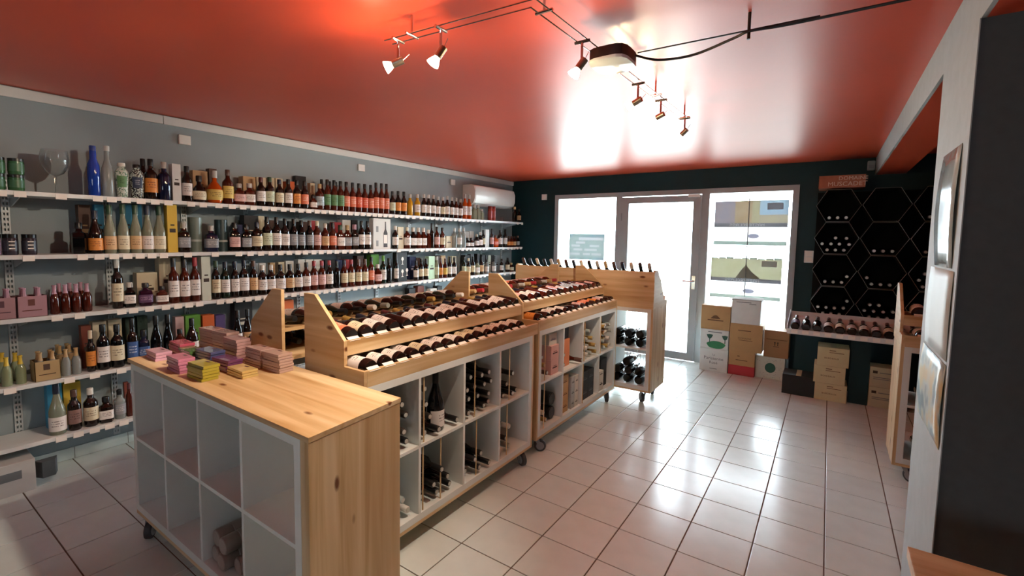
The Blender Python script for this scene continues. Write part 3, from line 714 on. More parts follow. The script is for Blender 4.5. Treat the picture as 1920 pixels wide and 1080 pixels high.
tagm = MB().box((-.0015, -.026, -.016), (.0015, .026, .016)).mesh('price_tag', m_tag)
for s, z in SHZ.items():
    sh = thing('wall_shelf', 'long white metal wall shelf, %s of five on the grey wall' % SHN[s], 'shelf')
    y1 = 4.40 if s < 3 else 4.30
    box('shelf_board', (XL+.016, -2.6, z-.026), (-2.397, y1, z), m_shelf, sh, bevel=.002)
    for y in UPY: link('bracket', bk_m, sh, T(0, y+.024, z))
    ys = sorted(b[1] for b in SHELF_BOTTLES if b[0] == s and not b[2]); last = -9
    ys += {1: [-1.21, -1.13, -.95], 2: [-1.11], 3: [-1.0], 4: [-1.2], 5: []}[s]
    for y in sorted(ys):
        if y-last < .066: continue
        last = y; link('price_tag', tagm, sh, T(-2.3945, y, z-.021))
for s, y, bk, h, r, k, g, l, c in SHELF_BOTTLES:
    x = -2.455-(.11 if bk else 0)
    nm, wd = KW[k]
    lab = '%s %s%s, %s cap, on %s wall shelf' % (GL[g][0], wd, ' with %s label' % LB[l][0] if l != '-' else '', CP[c][0], SHN[s])
    bottle(k, h, r, g, l, c, T(x, y, SHZ[s], -.25), lab, 'bottle', lab.split(',')[0]+', %s shelf' % SHN[s], nm)
CB = {'white': 'd8d8d4', 'tan': 'c0a074', 'brown': '4a2e22', 'cream': 'cfc4a8', 'orange': 'd0642c', 'black': '1a1a1e', 'blue': sr(62, 152, 192), 'yellow': 'd2ae3a', 'navy': '1e2a58', 'red': 'a02a30', 'pale': 'c2c8ba', 'grey': '8a949a',
      'green': '5f9a3a', 'palegreen': 'b8d8b8', 'redbrown': '7a3a2a', 'darkgreen': '1c3226', 'pink': 'c8a8a8', 'purple': '4c3a70', 'kraft': 'c09860'}
CW = {'palegreen': 'pale green', 'redbrown': 'reddish brown', 'darkgreen': 'dark green', 'pale': 'pale grey green'}
used_cartons = {}
def carton(a, b, col, label, group=None, name='gift_carton', ink=None, axis='x', extra=None, band=True, cat='box'):
    """cardboard box from corner a to corner b: body with a printed band and a lid seam as parts"""
    cx, cy = (a[0]+b[0])/2, (a[1]+b[1])/2
    t = thing(name, label, cat, (cx, cy, a[2]), 0, group)
    A = (a[0]-cx, a[1]-cy, 0); B = (b[0]-cx, b[1]-cy, b[2]-a[2]); hz = B[2]
    body = box('carton_body', A, B, plain('card_'+col, CB.get(col, col), rough=.6, noise=.04), t, bevel=.0015)
    if band:
        im = plain('print_'+(ink or 'brown'), ink or '3a2c24', rough=.7)
        if axis == 'x': box('printed_band', (B[0]+.0002, A[1]*.6, hz*.42), (B[0]+.0012, B[1]*.6, hz*.50), im, t); box('printed_band', (B[0]+.0002, A[1]*.4, hz*.56), (B[0]+.0012, B[1]*.4, hz*.59), im, t)
        else: box('printed_band', (A[0]*.6, A[1]-.0012, hz*.42), (B[0]*.6, A[1]-.0002, hz*.48), im, t)
    return t
for s, y0, y1, h, col, d in SHELF_CARTONS:
    y0 += .002; y1 -= .002
    dep = min(.075, (y1-y0)) if d > .1 else .06
    x1 = -2.40-d-(.03 if d > .1 else 0)
    x0 = max(x1-dep, XL+.018)
    lab = '%s gift carton standing %s on the %s wall shelf' % (CW.get(col, col), 'behind the bottles' if d > .1 else 'between the bottles', SHN[s])
    tt = carton((x0, y0, SHZ[s]), (x1, y1, SHZ[s]+h), col, lab, lab, band=not ((s == 2 and y0 > 1.5 and col == 'white' and d < .1) or (s == 3 and 1.8 < y0 < 1.9 and col == 'black')), ink={'black': 'c8c0b0', 'navy': 'b0b8d0', 'brown': 'c8a878', 'darkgreen': '9ab09a'}.get(col))
    if s == 2 and 1.5 < y0 < 1.6 and d < .1:
        tt['label'] = 'large white gift carton with printed dark bottle on second wall shelf'; xx = (x1-x0)/2+.0003
        build(MB().prism([(.02, .02), (.075, .02), (.075, .17), (.056, .21), (.054, .29), (.041, .29), (.039, .21), (.02, .17)], 'x', xx, xx+.001), 'printed_bottle', plain('print_bottle', '2a1512', rough=.5), tt)
        box('printed_label', (xx+.001, .024, .06), (xx+.0016, .071, .15), m_tag, tt)
        for z_ in (.03, .18): box('printed_crest', (xx, -.08, z_), (xx+.001, -.05, z_+.06), plain('print_grey', '8a8e90'), tt)
        for ya in (-.122, .117): box('grey_edge', (xx, ya, 0), (xx+.0008, ya+.005, h), plain('print_grey', '8a8e90'), tt)
    if s == 3 and 1.8 < y0 < 1.9 and col == 'black':
        tt['label'] = 'wide black gift carton with printed white glasses on third wall shelf'; xx = (x1-x0)/2+.0003
        for ya, za in ((-.01, .05), (-.01, .19), (.06, .06)): build(MB().prism([(ya, za), (ya+.04, za), (ya+.024, za+.01), (ya+.024, za+.04), (ya+.04, za+.06), (ya+.03, za+.085), (ya+.01, za+.085), (ya, za+.06), (ya+.016, za+.04), (ya+.016, za+.01)], 'x', xx, xx+.001), 'printed_glass', m_tag, tt)
# tins of jam-jar shape, top shelf and second shelf
def tin(x, y, z, h, r, bodycol, lidcol, label, group, name='tin_jar'):
    t = thing(name, label, 'jar', (x, y, z), 0, group)
    build(MB().lathe([(r*.92, 0), (r, .006), (r, h*.80), (r*.86, h*.86)], 16), 'jar_body', glassy('jar_'+bodycol, bodycol, 0, .2), t, smooth=True)
    build(MB().lathe([(r*.98, h*.82), (r*1.0, h*.985), (r*.94, h)], 16), 'lid', plain('lid_'+lidcol, lidcol, rough=.3, metal=.6), t, smooth=True)
    build(MB().lathe([(r+.0006, h*.2), (r+.0006, h*.68)], 16), 'label', plain('jl_'+bodycol, bodycol, rough=.4), t, smooth=True)
    return t
for y in (-1.215, -1.135):
    tin(-2.45, y, SHZ[1], .093, .036, '3f6a48', '3c3c3a', 'green tin jar with dark lid, lower of two stacked on top shelf', 'green jars, lower layer')
    tin(-2.45, y+.003, SHZ[1]+.094, .093, .036, '3f6a48', '3c3c3a', 'green tin jar with dark lid, upper of two stacked on top shelf', 'green jars, upper layer')
for y, c, l in ((-1.245, '8f84a0', 'lilac tin jar with dark lid on the second shelf'), (-1.175, '33303a', 'black tin jar with white print and dark lid on second shelf'), (-1.095, '33303a', 'black tin jar with white print and dark lid on second shelf')):
    t = tin(-2.45, y, SHZ[2], .122, .034, c, '2a2a2c', l, 'dark jars on the second shelf')
    for z in (.035, .055, .075): box('printed_band', (.0325, -.012, z), (.0352, .014, z+.006), m_tag, t)
# balloon gin glass
gt = thing('balloon_glass', 'large clear balloon gin glass beside the green jars', 'glass', (-2.47, -.955, SHZ[1]))
gm = glassy('clear_glass', 'eef2f4', .97, .02)
build(MB().lathe([(.006, .105), (.04, .125), (.066, .17), (.072, .215), (.062, .265), (.060, .265), (.069, .215), (.063, .172), (.037, .129), (.004, .11)], 20), 'bowl', gm, gt, smooth=True)
build(MB().lathe([(.005, .006), (.0045, .05), (.006, .106)], 10), 'stem', gm, gt, smooth=True)
build(MB().lathe([(.042, 0), (.042, .003), (.006, .009)], 20), 'foot', gm, gt, smooth=True)
# cardboard carriers of tonic bottles
def carrier(x, y0, y1, z, h, col, label, bg, capc, ink, short):
    t = thing('bottle_carrier', label, 'carrier box', (x, (y0+y1)/2, z)); hw = (y1-y0)/2
    mat = plain('carrier_'+col, col, rough=.6)
    box('front_panel', (.052, -hw, 0), (.055, hw, h), mat, t); box('back_panel', (-.055, -hw, 0), (-.052, hw, h), mat, t)
    box('end_panel', (-.055, -hw, 0), (.055, -hw+.003, h), mat, t); box('end_panel', (-.055, hw-.003, 0), (.055, hw, h), mat, t); box('base_panel', (-.055, -hw, 0), (.055, hw, .002), mat, t)
    im = plain('print_'+ink, ink, rough=.7)
    box('printed_line', (.0552, -hw*.7, h*.3), (.0562, hw*.6, h*.34), im, t); box('printed_figure', (.0552, -.02, h*.55), (.0562, .01, h*.85), im, t)
    n = 2
    for k in range(n):
        for dx in (-.026, .026):
            yy = (y0+y1)/2 + (k-(n-1)/2)*(hw*.95)
            bottle('S', .17, .024, bg, '-', capc, T(x+dx, yy, z+.0025), '%s tonic bottle inside the %s' % (GL[bg][0], short), 'bottle', 'tonic bottles in carriers', 'tonic_bottle', 10)
carrier(-2.47, -1.29, -1.172, SHZ[3], .125, 'a07a80', 'dusty pink cardboard carrier with arrow print on third shelf', 'ra', 'pk', '5a3a44', 'pink carrier with arrow print')
carrier(-2.47, -1.168, -1.035, SHZ[3], .125, 'a8808a', 'dusty pink cardboard carrier beside loose amber tonic bottles', 'ra', 'pk', '6a3a34', 'pink carrier beside loose tonic bottles')
carrier(-2.47, -1.11, -.992, SHZ[4], .12, 'b0966a', 'tan cardboard tonic carrier with printed figure on fourth shelf', 'cl', 'tn', '4a382a', 'front tan carrier on fourth shelf')
carrier(-2.61, -.985, -.885, SHZ[4], .12, 'a88c64', 'tan cardboard tonic carrier behind loose clear tonic bottles', 'cl', 'tn', '4a382a', 'tan carrier behind loose bottles')
for y in (3.62, 3.70):
    t = tin(-2.46, y, SHZ[1], .20, .032, 'a84a44', '8a3a34', 'tall red gift tin under the air conditioner', 'red gift tins under the air conditioner', 'gift_tin')
# grey tubes on the second shelf
for y, h, c, l in ((-.165, .262, '6f7f78', 'tall grey green cardboard bottle tube on second shelf'), (.025, .25, '2f4448', 'tall dark teal cardboard bottle tube on second shelf')):
    t = thing('bottle_tube', l, 'tube', (-2.50, y, SHZ[2]))
    build(MB().lathe([(.045, 0), (.045, h*.72)], 18), 'tube_body', plain('tube_'+c, c, rough=.35), t, smooth=True)
    build(MB().lathe([(.0462, h*.72), (.0462, h-.003), (.044, h)], 18), 'tube_lid', plain('tube_'+c, c, rough=.35), t, smooth=True)
    build(MB().lathe([(.0455, h*.30), (.0455, h*.36)], 18), 'printed_ring', plain('tube_print', 'aab4b0'), t, smooth=True)
# white carton with bottle picture (second shelf) gets its picture, black one its glasses
# sockets on the wall
for y in (-.14, 1.566, 3.077):
    t = thing('junction_box', 'square white junction box screwed high on the grey wall', 'electrical box', (XL, y, 2.269), 0, 'white junction boxes under the ceiling')
    box('cover', (0, -.042, -.036), (.02, .042, .036), m_plast, t, bevel=.004)
    for dy in (-.024, .024): box('screw_cap', (.02, dy-.005, -.032), (.022, dy+.005, -.022), m_tag, t)
# air conditioner
ac = thing('air_conditioner', 'white wall-mounted air conditioner above the end of top shelf', 'air conditioner', (XL, 3.80, 1.98))
pr = [(0, .0), (.13, 0), (.19, .035), (.212, .09), (.215, .2), (.19, .262), (.15, .28), (0, .28)]
build(MB().prism(pr, 'y', -.5, .5), 'housing', m_plast, ac, smooth=True, bevel=.004)
build(MB().prism([(.193, .034), (.2155, .09), (.2185, .2), (.1935, .262), (.1915, .262), (.2155, .2), (.2125, .09), (.19, .036)], 'y', -.48, .48), 'front_cover', plain('ac_cover', 'eceeea', rough=.3, noise=.01), ac, smooth=True)
build(MB().prism([(.13, -.003), (.188, .03), (.185, .034), (.13, .001)], 'y', -.44, .44), 'air_flap', m_trim, ac)

# ------------------------------------------------------------------ cube units on casters
def caster(root, x, y, z0, rz):
    fk = [(-.016, z0-.006), (.022, z0-.006), (.044, .036), (.026, .036)]
    c = build(MB().box((-.032, -.03, z0-.006), (.032, .03, z0)).prism(fk, 'y', -.024, -.019).prism(fk, 'y', .019, .024), 'caster', m_grey, root, at=T(x, y, 0, rz))
    wm = Matrix.Translation((.034, 0, .0437)) @ Matrix.Rotation(math.pi/2, 4, 'X')
    build(MB().lathe([(.034, -.0165), (.0435, -.012), (.0435, .012), (.034, .0165)], 22), 'wheel', m_rubber, c, smooth=True, at=wm)
    build(MB().lathe([(.029, -.0175), (.029, .0175)], 16), 'wheel_hub', m_grey, c, smooth=True, at=wm)
KL, KH, KD, KT, KP = 1.468, .77, .39, .036, .3525
def kallax(root, z0, casters=True, rz=0.6, base=True):
    w_ = m_white; zt = z0+KH
    box('side_panel', (0, 0, z0), (KT, KD, zt), w_, root, bevel=.001); box('side_panel', (KL-KT, 0, z0), (KL, KD, zt), w_, root, bevel=.001)
    box('top_panel', (KT, 0, zt-KT), (KL-KT, KD, zt), w_, root, bevel=.001); box('bottom_panel', (KT, 0, z0), (KL-KT, KD, z0+KT), w_, root, bevel=.001)
    zm = z0+KH/2
    for i in range(4):
        u0 = KT+i*KP; u1 = u0+KP-.0165 if i < 3 else KL-KT
        box('shelf', (u0, .001, zm-.008), (u1, KD-.001, zm+.008), w_, root)
        if i < 3: box('divider', (u1, .001, z0+KT), (u1+.0165, KD-.001, zt-KT), w_, root)
    if base: box('base_board', (0, .0, z0-.018), (KL, KD, z0), pine('x'), root)
    if casters:
        for x in (.06, KL-.06):
            for y in (.05, KD-.06): caster(root, x, y, z0-.018, -1.0+random.uniform(-.4, .4) if x < .5 else -2.2+random.uniform(-.5, .5))
def cell(i, row, z0):
    """inner floor corner (u0, z) and width of a cube cell"""
    u0 = KT+i*KP; return u0, (z0+KT if row == 0 else z0+KH/2+.008), KP-.0165
def dowel(root, u, v, za, zb): build(MB().tube([(u, v, za), (u, v, zb)], .004, 6), 'dowel', pine('z'), root, smooth=True)
PANEL = [(0, .0), (0, .074), (.135, .074), (.135, .190), (.353, .384), (.437, .384), (.437, .0)]
def display(root, z, u0, u1, panels=(1, 1)):
    """two stepped bottle tiers of pine on top of a cube unit; z = top of the unit"""
    th = .018
    if panels[0]: build(MB().prism([(a, b+z) for a, b in PANEL], 'x', u0, u0+th), 'stepped_end_panel', pine('y'), root, bevel=.0015)
    if panels[1]: build(MB().prism([(a, b+z) for a, b in PANEL], 'x', u1-th, u1), 'stepped_end_panel', pine('y'), root, bevel=.0015)
    a, b = u0+th, u1-th
    box('lower_rail', (a, 0, z), (b, .018, z+.074), pine('x'), root, bevel=.0015)
    box('lower_board', (a, .018, z+.012), (b, .437, z+.03), pine('x'), root)
    box('upper_rail', (a, .135, z+.120), (b, .153, z+.190), pine('x'), root, bevel=.0015)
    build(MB().prism([(.153, z+.135), (.437, z+.165), (.437, z+.183), (.153, z+.153)], 'x', a, b), 'upper_board', pine('x'), root)
def rail_tags(root, z, us, v):
    for u in us: link('price_tag', rtag, root, T(u, v, z))
rtag = MB().prism([(-.013, -.008), (-.0118, -.0085), (.012, .0045), (.0112, .0058)], 'x', -.031, .031).mesh('price_tag', m_tag)
Z0 = .118
def rack(name, label, at, rz, u0, u1, panels=(1, 1), end=(0, 0), zup=0, casters=True):
    r = thing(name, label, 'wine rack', at, rz)
    kallax(r, Z0+zup, casters)
    for k, e in enumerate(end):
        if e: box('end_panel', ((-.018, 0, Z0+zup-.018), (0, KD, Z0+zup+KH))[0] if k == 0 else (KL, 0, Z0+zup-.018), (0, KD, Z0+zup+KH) if k == 0 else (KL+.018, KD, Z0+zup+KH), pine('z'), r)
    display(r, Z0+KH+zup, u0, u1, panels)
    bpy.context.view_layer.update()
    return r
def Mw(o): return Matrix.Translation(o.location) @ Matrix.Rotation(o.rotation_euler[2], 4, 'Z')
WINE = ['wh', 'wh', 'wh', 'cr', 'wh', 'pk']
def tier(r, zt, n, ua, ub, upper, labs, gls, label, group, capcs=('bk', 'mr', 'go', 'nv'), seg=16, skip=(), tagz=True):
    """wine bottles lying side by side on one tier, bottoms to the front"""
    M0 = Mw(r); us = []
    for k in range(n):
        if k in skip: continue
        u = ua+(ub-ua)*k/(n-1); us.append(u)
        rad = .0395
        if upper: base = (u, .160, zt+.1535+rad+.004); ax = (0, 1, .105)
        else: base = (u, .026, zt+.031+rad+.0015); ax = (0, 1, 0)
        l = labs[k % len(labs)]; g = gls[k % len(gls)]; c = capcs[k % len(capcs)]
        rr = min(rad, (ub-ua)/(n-1)/2-.001)
        lb = '%s wine bottle with %s label %s' % (GL[g][0], LB[l][0], label) if l != '-' else '%s wine bottle without front label %s' % (GL[g][0], label)
        bottle('C' if k % 3 else 'T', .295, rr, g, l, c, M0 @ lay(base, ax), lb, 'bottle', group+', '+lb.split(' wine')[0]+' '+l, 'wine_bottle', seg)
    if tagz:
        for u in us[::1]:
            link('price_tag', rtag, r, T(u, (.146 if upper else .011), zt+(.1935 if upper else .0775)))
ZT = Z0+KH
u1r = rack('wine_rack', 'pine and white two-tier wine rack on casters touching the bare counter', (-.172, -.505, 0), math.pi/2, .033, 1.555, (1, 0), (0, 1))
u2r = rack('wine_rack', 'pine and white wine rack holding pink and orange gift boxes, before perpendicular rack', (-.180, 1.072, 0), math.pi/2, -.018, KL+.018, (1, 1), (1, 1), .012)
u1l = rack('wine_rack', 'pine wine rack backing onto the counter-side rack, facing the wall shelves', (-1.245, 1.045, 0), -math.pi/2, .0, 1.517, (0, 1), (0, 0))
u2l = rack('wine_rack', 'pine wine rack facing the wall shelves, ending at the perpendicular rack', (-1.245, 2.54, 0), -math.pi/2, -.018, KL+.012, (1, 1), (0, 0), .012)
tier(u1r, ZT, 17, .095, 1.50, True, ['sa', 'cr', 'wh', 'wh', '-', 'wh', 'wh', 'wh', 'wh', 'wh', 'wh', '-', 'wh', 'wh', 'wh', 'wh', '-'], ['dk'], 'on upper tier of the counter-side rack', 'upper tier, counter-side rack')
tier(u1r, ZT, 15, .095, 1.36, False, ['wh', 'wh', 'wh', 'wh', 'cr', 'wh', 'wh', 'wh', 'cr', 'cr', 'wh', 'wh', 'wh', 'wh', 'wh'], ['dk'], 'on lower tier of the counter-side rack', 'lower tier, counter-side rack')
tier(u2r, ZT+.012, 15, .06, KL-.06, True, ['pk', 'wh', 'wh', '-', 'wh', '-', 'pk', 'wh', 'lb', 'lb', 'lb', 'pk', '-', 'pk', '-'], ['dk', 'ra'], 'on upper tier of the gift-box rack', 'upper tier, gift-box rack')
tier(u2r, ZT+.012, 14, .06, KL-.06, False, ['or', '-', 'wh', 'wh', 'wh', '-', '-', 'pk', 'sa', 'sa', 'or', 'pk', 'wh', '-'], ['dk', 'dk', 'bk'], 'on lower tier of the gift-box rack', 'lower tier, gift-box rack')
tier(u1l, ZT, 14, .07, 1.45, True, ['wh', 'wh', 'cr', 'wh'], ['dk', 'gn', 'dk'], 'on the first wall-facing rack', 'upper tier, first wall-facing rack', ('wh', 'bk', 'bk', 'go', 'bk', 'bk', 'bk', 'gy'), tagz=False)
tier(u2l, ZT+.012, 14, .06, KL-.06, True, ['pk', 'wh', 'sa', 'wh'], ['ra', 'dk'], 'on the second wall-facing rack', 'upper tier, second wall-facing rack', ('rd', 'tn', 'sv', 'br'), tagz=False)
tier(u1l, ZT, 5, 1.05, 1.44, False, ['wh'], ['dk'], 'on lower tier of wall-facing rack near the counter', 'lower tier, wall-facing rack', ('bk',), tagz=False)

captop = MB().lathe([(.0115, .3101), (.0115, .3125)], 10).mesh('capsule_top', plain('capsule_top', 'c8c8c0', rough=.35, metal=.3))
def lying(r, zb, i, row, spec, label, group, gl=('dk',), caps=('bk', 'bk', 'dk', 'bk'), name='wine_bottle', lab='-'):
    """wine bottles lying in a cube cell with their necks to the front: spec = [(offset, level, pull)]"""
    u0, z, w_ = cell(i, row, zb); M0 = Mw(r); rad = .037
    for k, (du, lv, pull) in enumerate(spec):
        g = gls = gl[k % len(gl)]
        zz = z+rad+.001+lv*.0655
        base = (u0+du, .335-pull, zz)
        c = caps[k % len(caps)]
        lb = '%s wine bottle with %s capsule %s' % (GL[g][0], CP[c][0], label)
        o = bottle('T' if k % 2 else 'C', .31, rad, g, lab, c, M0 @ lay(base, (0, -1, 0)), lb, 'bottle', group, name, 14)
        link('capsule_top', captop, o)
P = .0765
def heap(*rows):
    s = []
    for lv, n in enumerate(rows):
        for k in range(n): s.append((.045+(lv % 2)*P/2+k*P, lv, random.uniform(-.02, .03)))
    return s
lying(u1r, Z0, 0, 1, heap(4, 3, 4, 3), 'in upper cube beside the counter corner', 'bottles in first upper cube')
lying(u1r, Z0, 0, 0, [(.14, 0, 0), (.22, 0, 0), (.285, 0, 0), (.25, 1, 0)], 'in lower cube beside the counter corner', 'bottles in first lower cube', ('cl',), ('wh', 'gy'))
lying(u1r, Z0, 1, 1, [(.05, 0, 0), (.05, 2.3, .01), (.09, 1.1, 0), (.285, 0, .02), (.127, 0, .03), (.05, 3.5, 0)], 'lying in the cube with the magnum', 'bottles around the magnum')
lying(u1r, Z0, 1, 0, [(.06, 0, -.03), (.145, 0, .0), (.10, 1, .02), (.25, 0, 0), (.21, 1, .02), (.15, 2, .03)], 'in lower cube under the standing magnum', 'bottles under the magnum', ('dk',), ('bk',))
lying(u1r, Z0, 2, 1, heap(4, 3, 4, 3), 'in the fullest cube of the counter-side rack', 'bottles in third upper cube', ('bk',), ('bk',))
lying(u1r, Z0, 2, 0, [(.06, 0, -.02), (.10, 1, .02), (.145, 0, .02), (.23, 0, .03), (.185, 1, .0)], 'in lower cube below the fullest cube', 'bottles in third lower cube', ('bk',), ('bk',))
lying(u1r, Z0, 3, 1, [(.06, 0, 0), (.14, 0, .02), (.10, 1, .0), (.14, 2, .02), (.215, 0, 0)], 'in upper end cube beside the pine end panel', 'bottles in fourth upper cube', ('dk',), ('bk',))
lying(u1r, Z0, 3, 0, [(.06, 0, 0), (.10, 1, 0), (.14, 0, .0), (.14, 2, .0)], 'in lower end cube beside the pine end panel', 'bottles in fourth lower cube', ('cl', 'dk', 'cl', 'cl'), ('wh', 'dk', 'gy', 'wh'))
# standing magnum
u0, z, w_ = cell(1, 1, Z0)
bottle('C', .315, .048, 'bk', 'wh', 'bk', Mw(u1r) @ T(u0+.185, .075, z+.001, -1.25), 'large black magnum with white label standing upright in rack cube', 'bottle', None, 'magnum_bottle', 18)
for i, row, ds in ((0, 1, (.06,)), (1, 1, (.03,)), (1, 0, (.025, .16)), (2, 1, (.10,)), (2, 0, (.12,)), (3, 1, (.11,)), (3, 0, (.09,))):
    u0, z, w_ = cell(i, row, Z0)
    for d in ds: dowel(u1r, u0+d, .012, z, z+(.341 if row == 0 else .333))
# rack two cubes
zb = Z0+.012
def cube_box(r, zb, i, row, du, v0, wd, dp, zr, hh, col, label, group=None, ink=None, band=True):
    u0, z, w_ = cell(i, row, zb); M0 = Mw(r)
    a = M0 @ Vector((u0+du, v0+dp, z+zr)); b = M0 @ Vector((u0+du+wd, v0, z+zr+hh))
    return carton((min(a.x, b.x), min(a.y, b.y), a.z), (max(a.x, b.x), max(a.y, b.y), b.z), col, label, group, 'gift_carton', ink, 'x', band=band)
CB.update({'rose': 'd8a8a0', 'apricot': 'd9865c', 'slate': '3a4652', 'ivory': 'd8d2c4', 'dark': '24282a', 'silver': 'b4b4b0'})
for k in range(2): cube_box(u2r, zb, 0, 1, .20, .03, .12, .30, k*.1105, .11, 'rose', 'rose pink gift carton stacked in the first cube, %s one' % ('lower', 'upper')[k], None, '4a2a2a')
cube_box(u2r, zb, 0, 1, .20, .05, .12, .28, .2215, .085, 'ivory', 'ivory gift carton on top of the rose pink cartons', None, '8a90a0')
lying(u2r, zb, 0, 1, [(.05, 0, -.02), (.13, 0, .0), (.09, 1, .0), (.05, 2, .0)], 'beside the rose pink gift cartons', 'bottles beside the pink cartons', ('go', 'ra'), ('go', 'br'))
for k in range(2): cube_box(u2r, zb, 1, 1, .115, .06, .10, .26, k*.1105, .11, 'apricot', 'apricot orange gift carton in the second cube, %s one' % ('lower', 'upper')[k], None, '8a4a2a', band=False)
cube_box(u2r, zb, 1, 1, .10, .07, .11, .25, .2215, .09, 'slate', 'slate blue carton on top of the apricot cartons', None, '20262c', band=False)
lying(u2r, zb, 1, 1, [(.05, 0, 0), (.05, 1.2, 0), (.27, 0, .05)], 'beside the apricot gift cartons', 'bottles beside the apricot cartons', ('bk', 'bk', 'ra'), ('bk', 'bk', 'br'))
lying(u2r, zb, 2, 1, heap(4, 3, 3, 2), 'in the third cube of the gift-box rack', 'gold bottles in third cube', ('go',), ('go', 'wh', 'gy'))
lying(u2r, zb, 3, 1, heap(4, 3, 4, 3), 'in the fourth cube of the gift-box rack', 'bottles in fourth cube', ('ra', 'go', 'dk'), ('wh', 'gy', 'go'))
for k in range(2):
    u0, z, w_ = cell(0, 0, zb); M0 = Mw(u2r)
    o = build(MB().lathe([(.05, 0), (.052, .01), (.052, .27), (.05, .28)], 20), 'bottle_tube', plain('black_tube', '17181b', rough=.3), None, True, at=M0 @ lay((u0+.255, .33, z+.0535+k*.105), (0, -1, 0)))
    tag(o, 'black cardboard bottle tube lying in bottom cube, %s of two' % ('lower', 'upper')[k], 'tube')
    build(MB().lathe([(.046, .2801), (.046, .286)], 20), 'tube_lid', plain('black_lid', '23252a', rough=.25), o, True)
lying(u2r, zb, 0, 0, [(.05, 0, 0), (.13, 0, 0), (.09, 1, 0), (.05, 2, -.01)], 'beside the black bottle tubes', 'bottles beside the black tubes', ('bk', 'go'), ('cr', 'go'))
for k in range(3): cube_box(u2r, zb, 1, 0, .04, .03, .11, .28, k*.1005, .10, 'kraft', 'kraft brown carton in the bottom cube, %s of three stacked' % ('lowest', 'middle', 'topmost')[k], None, '7a5a34')
for k in range(3):
    for q in range(2): cube_box(u2r, zb, 1, 0, .185+q*.068, .02, .062, .14, k*.088, .0865, 'ivory' if q else 'silver', '%s small windowed gift box beside the kraft cartons, %s layer' % (('silver', 'ivory')[q], ('lowest', 'middle', 'topmost')[k]), None, '5a5450')
for k in range(2):
    for q in range(2): cube_box(u2r, zb, 2, 0, .06+q*.125, .03, .12, .28, k*.1215, .12, 'dark', 'charcoal gift box, %s layer, in the bottom cube of four boxes' % ('lower', 'upper')[k], 'charcoal boxes layer %d' % k, '5a5e60')
for k in range(2): cube_box(u2r, zb, 3, 0, .16, .05, .14, .26, k*.1315, .13, 'dark', 'charcoal box in the last bottom cube, %s one' % ('lower', 'upper')[k], None, '30383a', band=False)
cube_box(u2r, zb, 3, 0, .04, .015, .1, .12, 0, .125, 'ivory', 'white windowed gift box in last bottom cube, lower one', None, '1c1c1e'); cube_box(u2r, zb, 3, 0, .04, .015, .1, .12, .1255, .055, 'ivory', 'white windowed gift box in last bottom cube, upper one', None, '1c1c1e')
for i, row, ds in ((0, 1, (.06,)), (0, 0, (.06,)), (2, 1, (.03,)), (2, 0, (.02,)), (3, 1, (.02,))):
    u0, z, w_ = cell(i, row, zb)
    for d in ds: dowel(u2r, u0+d, .006, z, z+(.341 if row == 0 else .333))

# ------------------------------------------------------------------ perpendicular rack by the door
X3, Y3 = .155, 2.575
u3 = thing('wine_rack', 'pine-backed wine rack across the end, nearest the glass door', 'wine rack', (X3-.018, Y3+KD, 0), math.pi)   # front faces the door
kallax(u3, .138, True, .3)
z3 = .138+KH
box('end_panel', (-.018, -.05, .120), (0, KD, z3), pine('z'), u3)
box('end_panel', (KL, 0, .120), (KL+.018, KD, z3), pine('z'), u3)
box('back_board', (-.018, KD-.018, z3), (KL+.018, KD, z3+.345), pine('x'), u3, bevel=.002)
wav = [(KD-.018, z3), (KD-.018, z3+.36), (KD-.11, z3+.352), (KD-.15, z3+.30), (KD-.21, z3+.26), (KD-.25, z3+.19), (KD-.31, z3+.12), (KD-.33, z3+.06), (-.05, z3+.05), (-.05, z3)]
build(MB().prism(wav, 'x', -.018, 0), 'wavy_end_panel', pine('y'), u3); build(MB().prism(wav, 'x', KL, KL+.018), 'wavy_end_panel', pine('y'), u3)
build(MB().prism([(-.03, z3+.03), (KD-.02, z3+.20), (KD-.02, z3+.215), (-.03, z3+.045)], 'x', 0, KL), 'sloping_board', pine('x'), u3)
box('front_rail', (0, -.05, z3), (KL, -.032, z3+.09), pine('x'), u3)
for row in (0, 1):
    u0, z, w_ = cell(0, row, .138)
    for k in range(9):
        build(MB().tube([(u0+.03+k*.034, .012, z), (u0+.03+k*.034, .012, z+(.341 if row == 0 else .333))], .0022, 6), 'wire', m_wire, u3)
M3 = Matrix.Translation(u3.location) @ Matrix.Rotation(math.pi, 4, 'Z')
for k in range(17):
    u = .05+k*(KL-.10)/16; c = ('sv', 'bk', 'cr', 'nv', 'br', 'tn')[k % 6]
    s_ = math.atan2(.17, .36)
    bottle('T', .31, .037, ('dk', 'gn', 'bk')[k % 3], 'wh', c, M3 @ lay((u, KD-.02-.30*math.cos(.75)+.02, z3+.165), (0, math.cos(.95), math.sin(.95))), '%s wine bottle with %s capsule peeping over the pine board' % (GL[('dk', 'gn', 'bk')[k % 3]][0], CP[c][0]), 'bottle', 'bottles propped behind the pine board', 'wine_bottle', 12)
for row, spec in ((1, [(.29, 0), (.29, 1), (.18, 0), (.18, 1), (.07, 0), (.07, 1)]), (0, [(.29, 0), (.28, 1), (.18, 0), (.17, 1), (.19, 2), (.07, 0), (.07, 1)])):
    u0, z, w_ = cell(0, row, .138)
    for du, lv in spec:
        bottle('T', .31, .040, 'bk', '-', 'bk', M3 @ lay((u0+du, KD-.03, z+.0415+lv*.081), (0, -1, 0)), 'black wine bottle lying bottom-out in the rack end, %s cube' % ('lower', 'upper')[row], 'bottle', 'bottles in the rack end by the door, %d' % row, 'wine_bottle', 16)

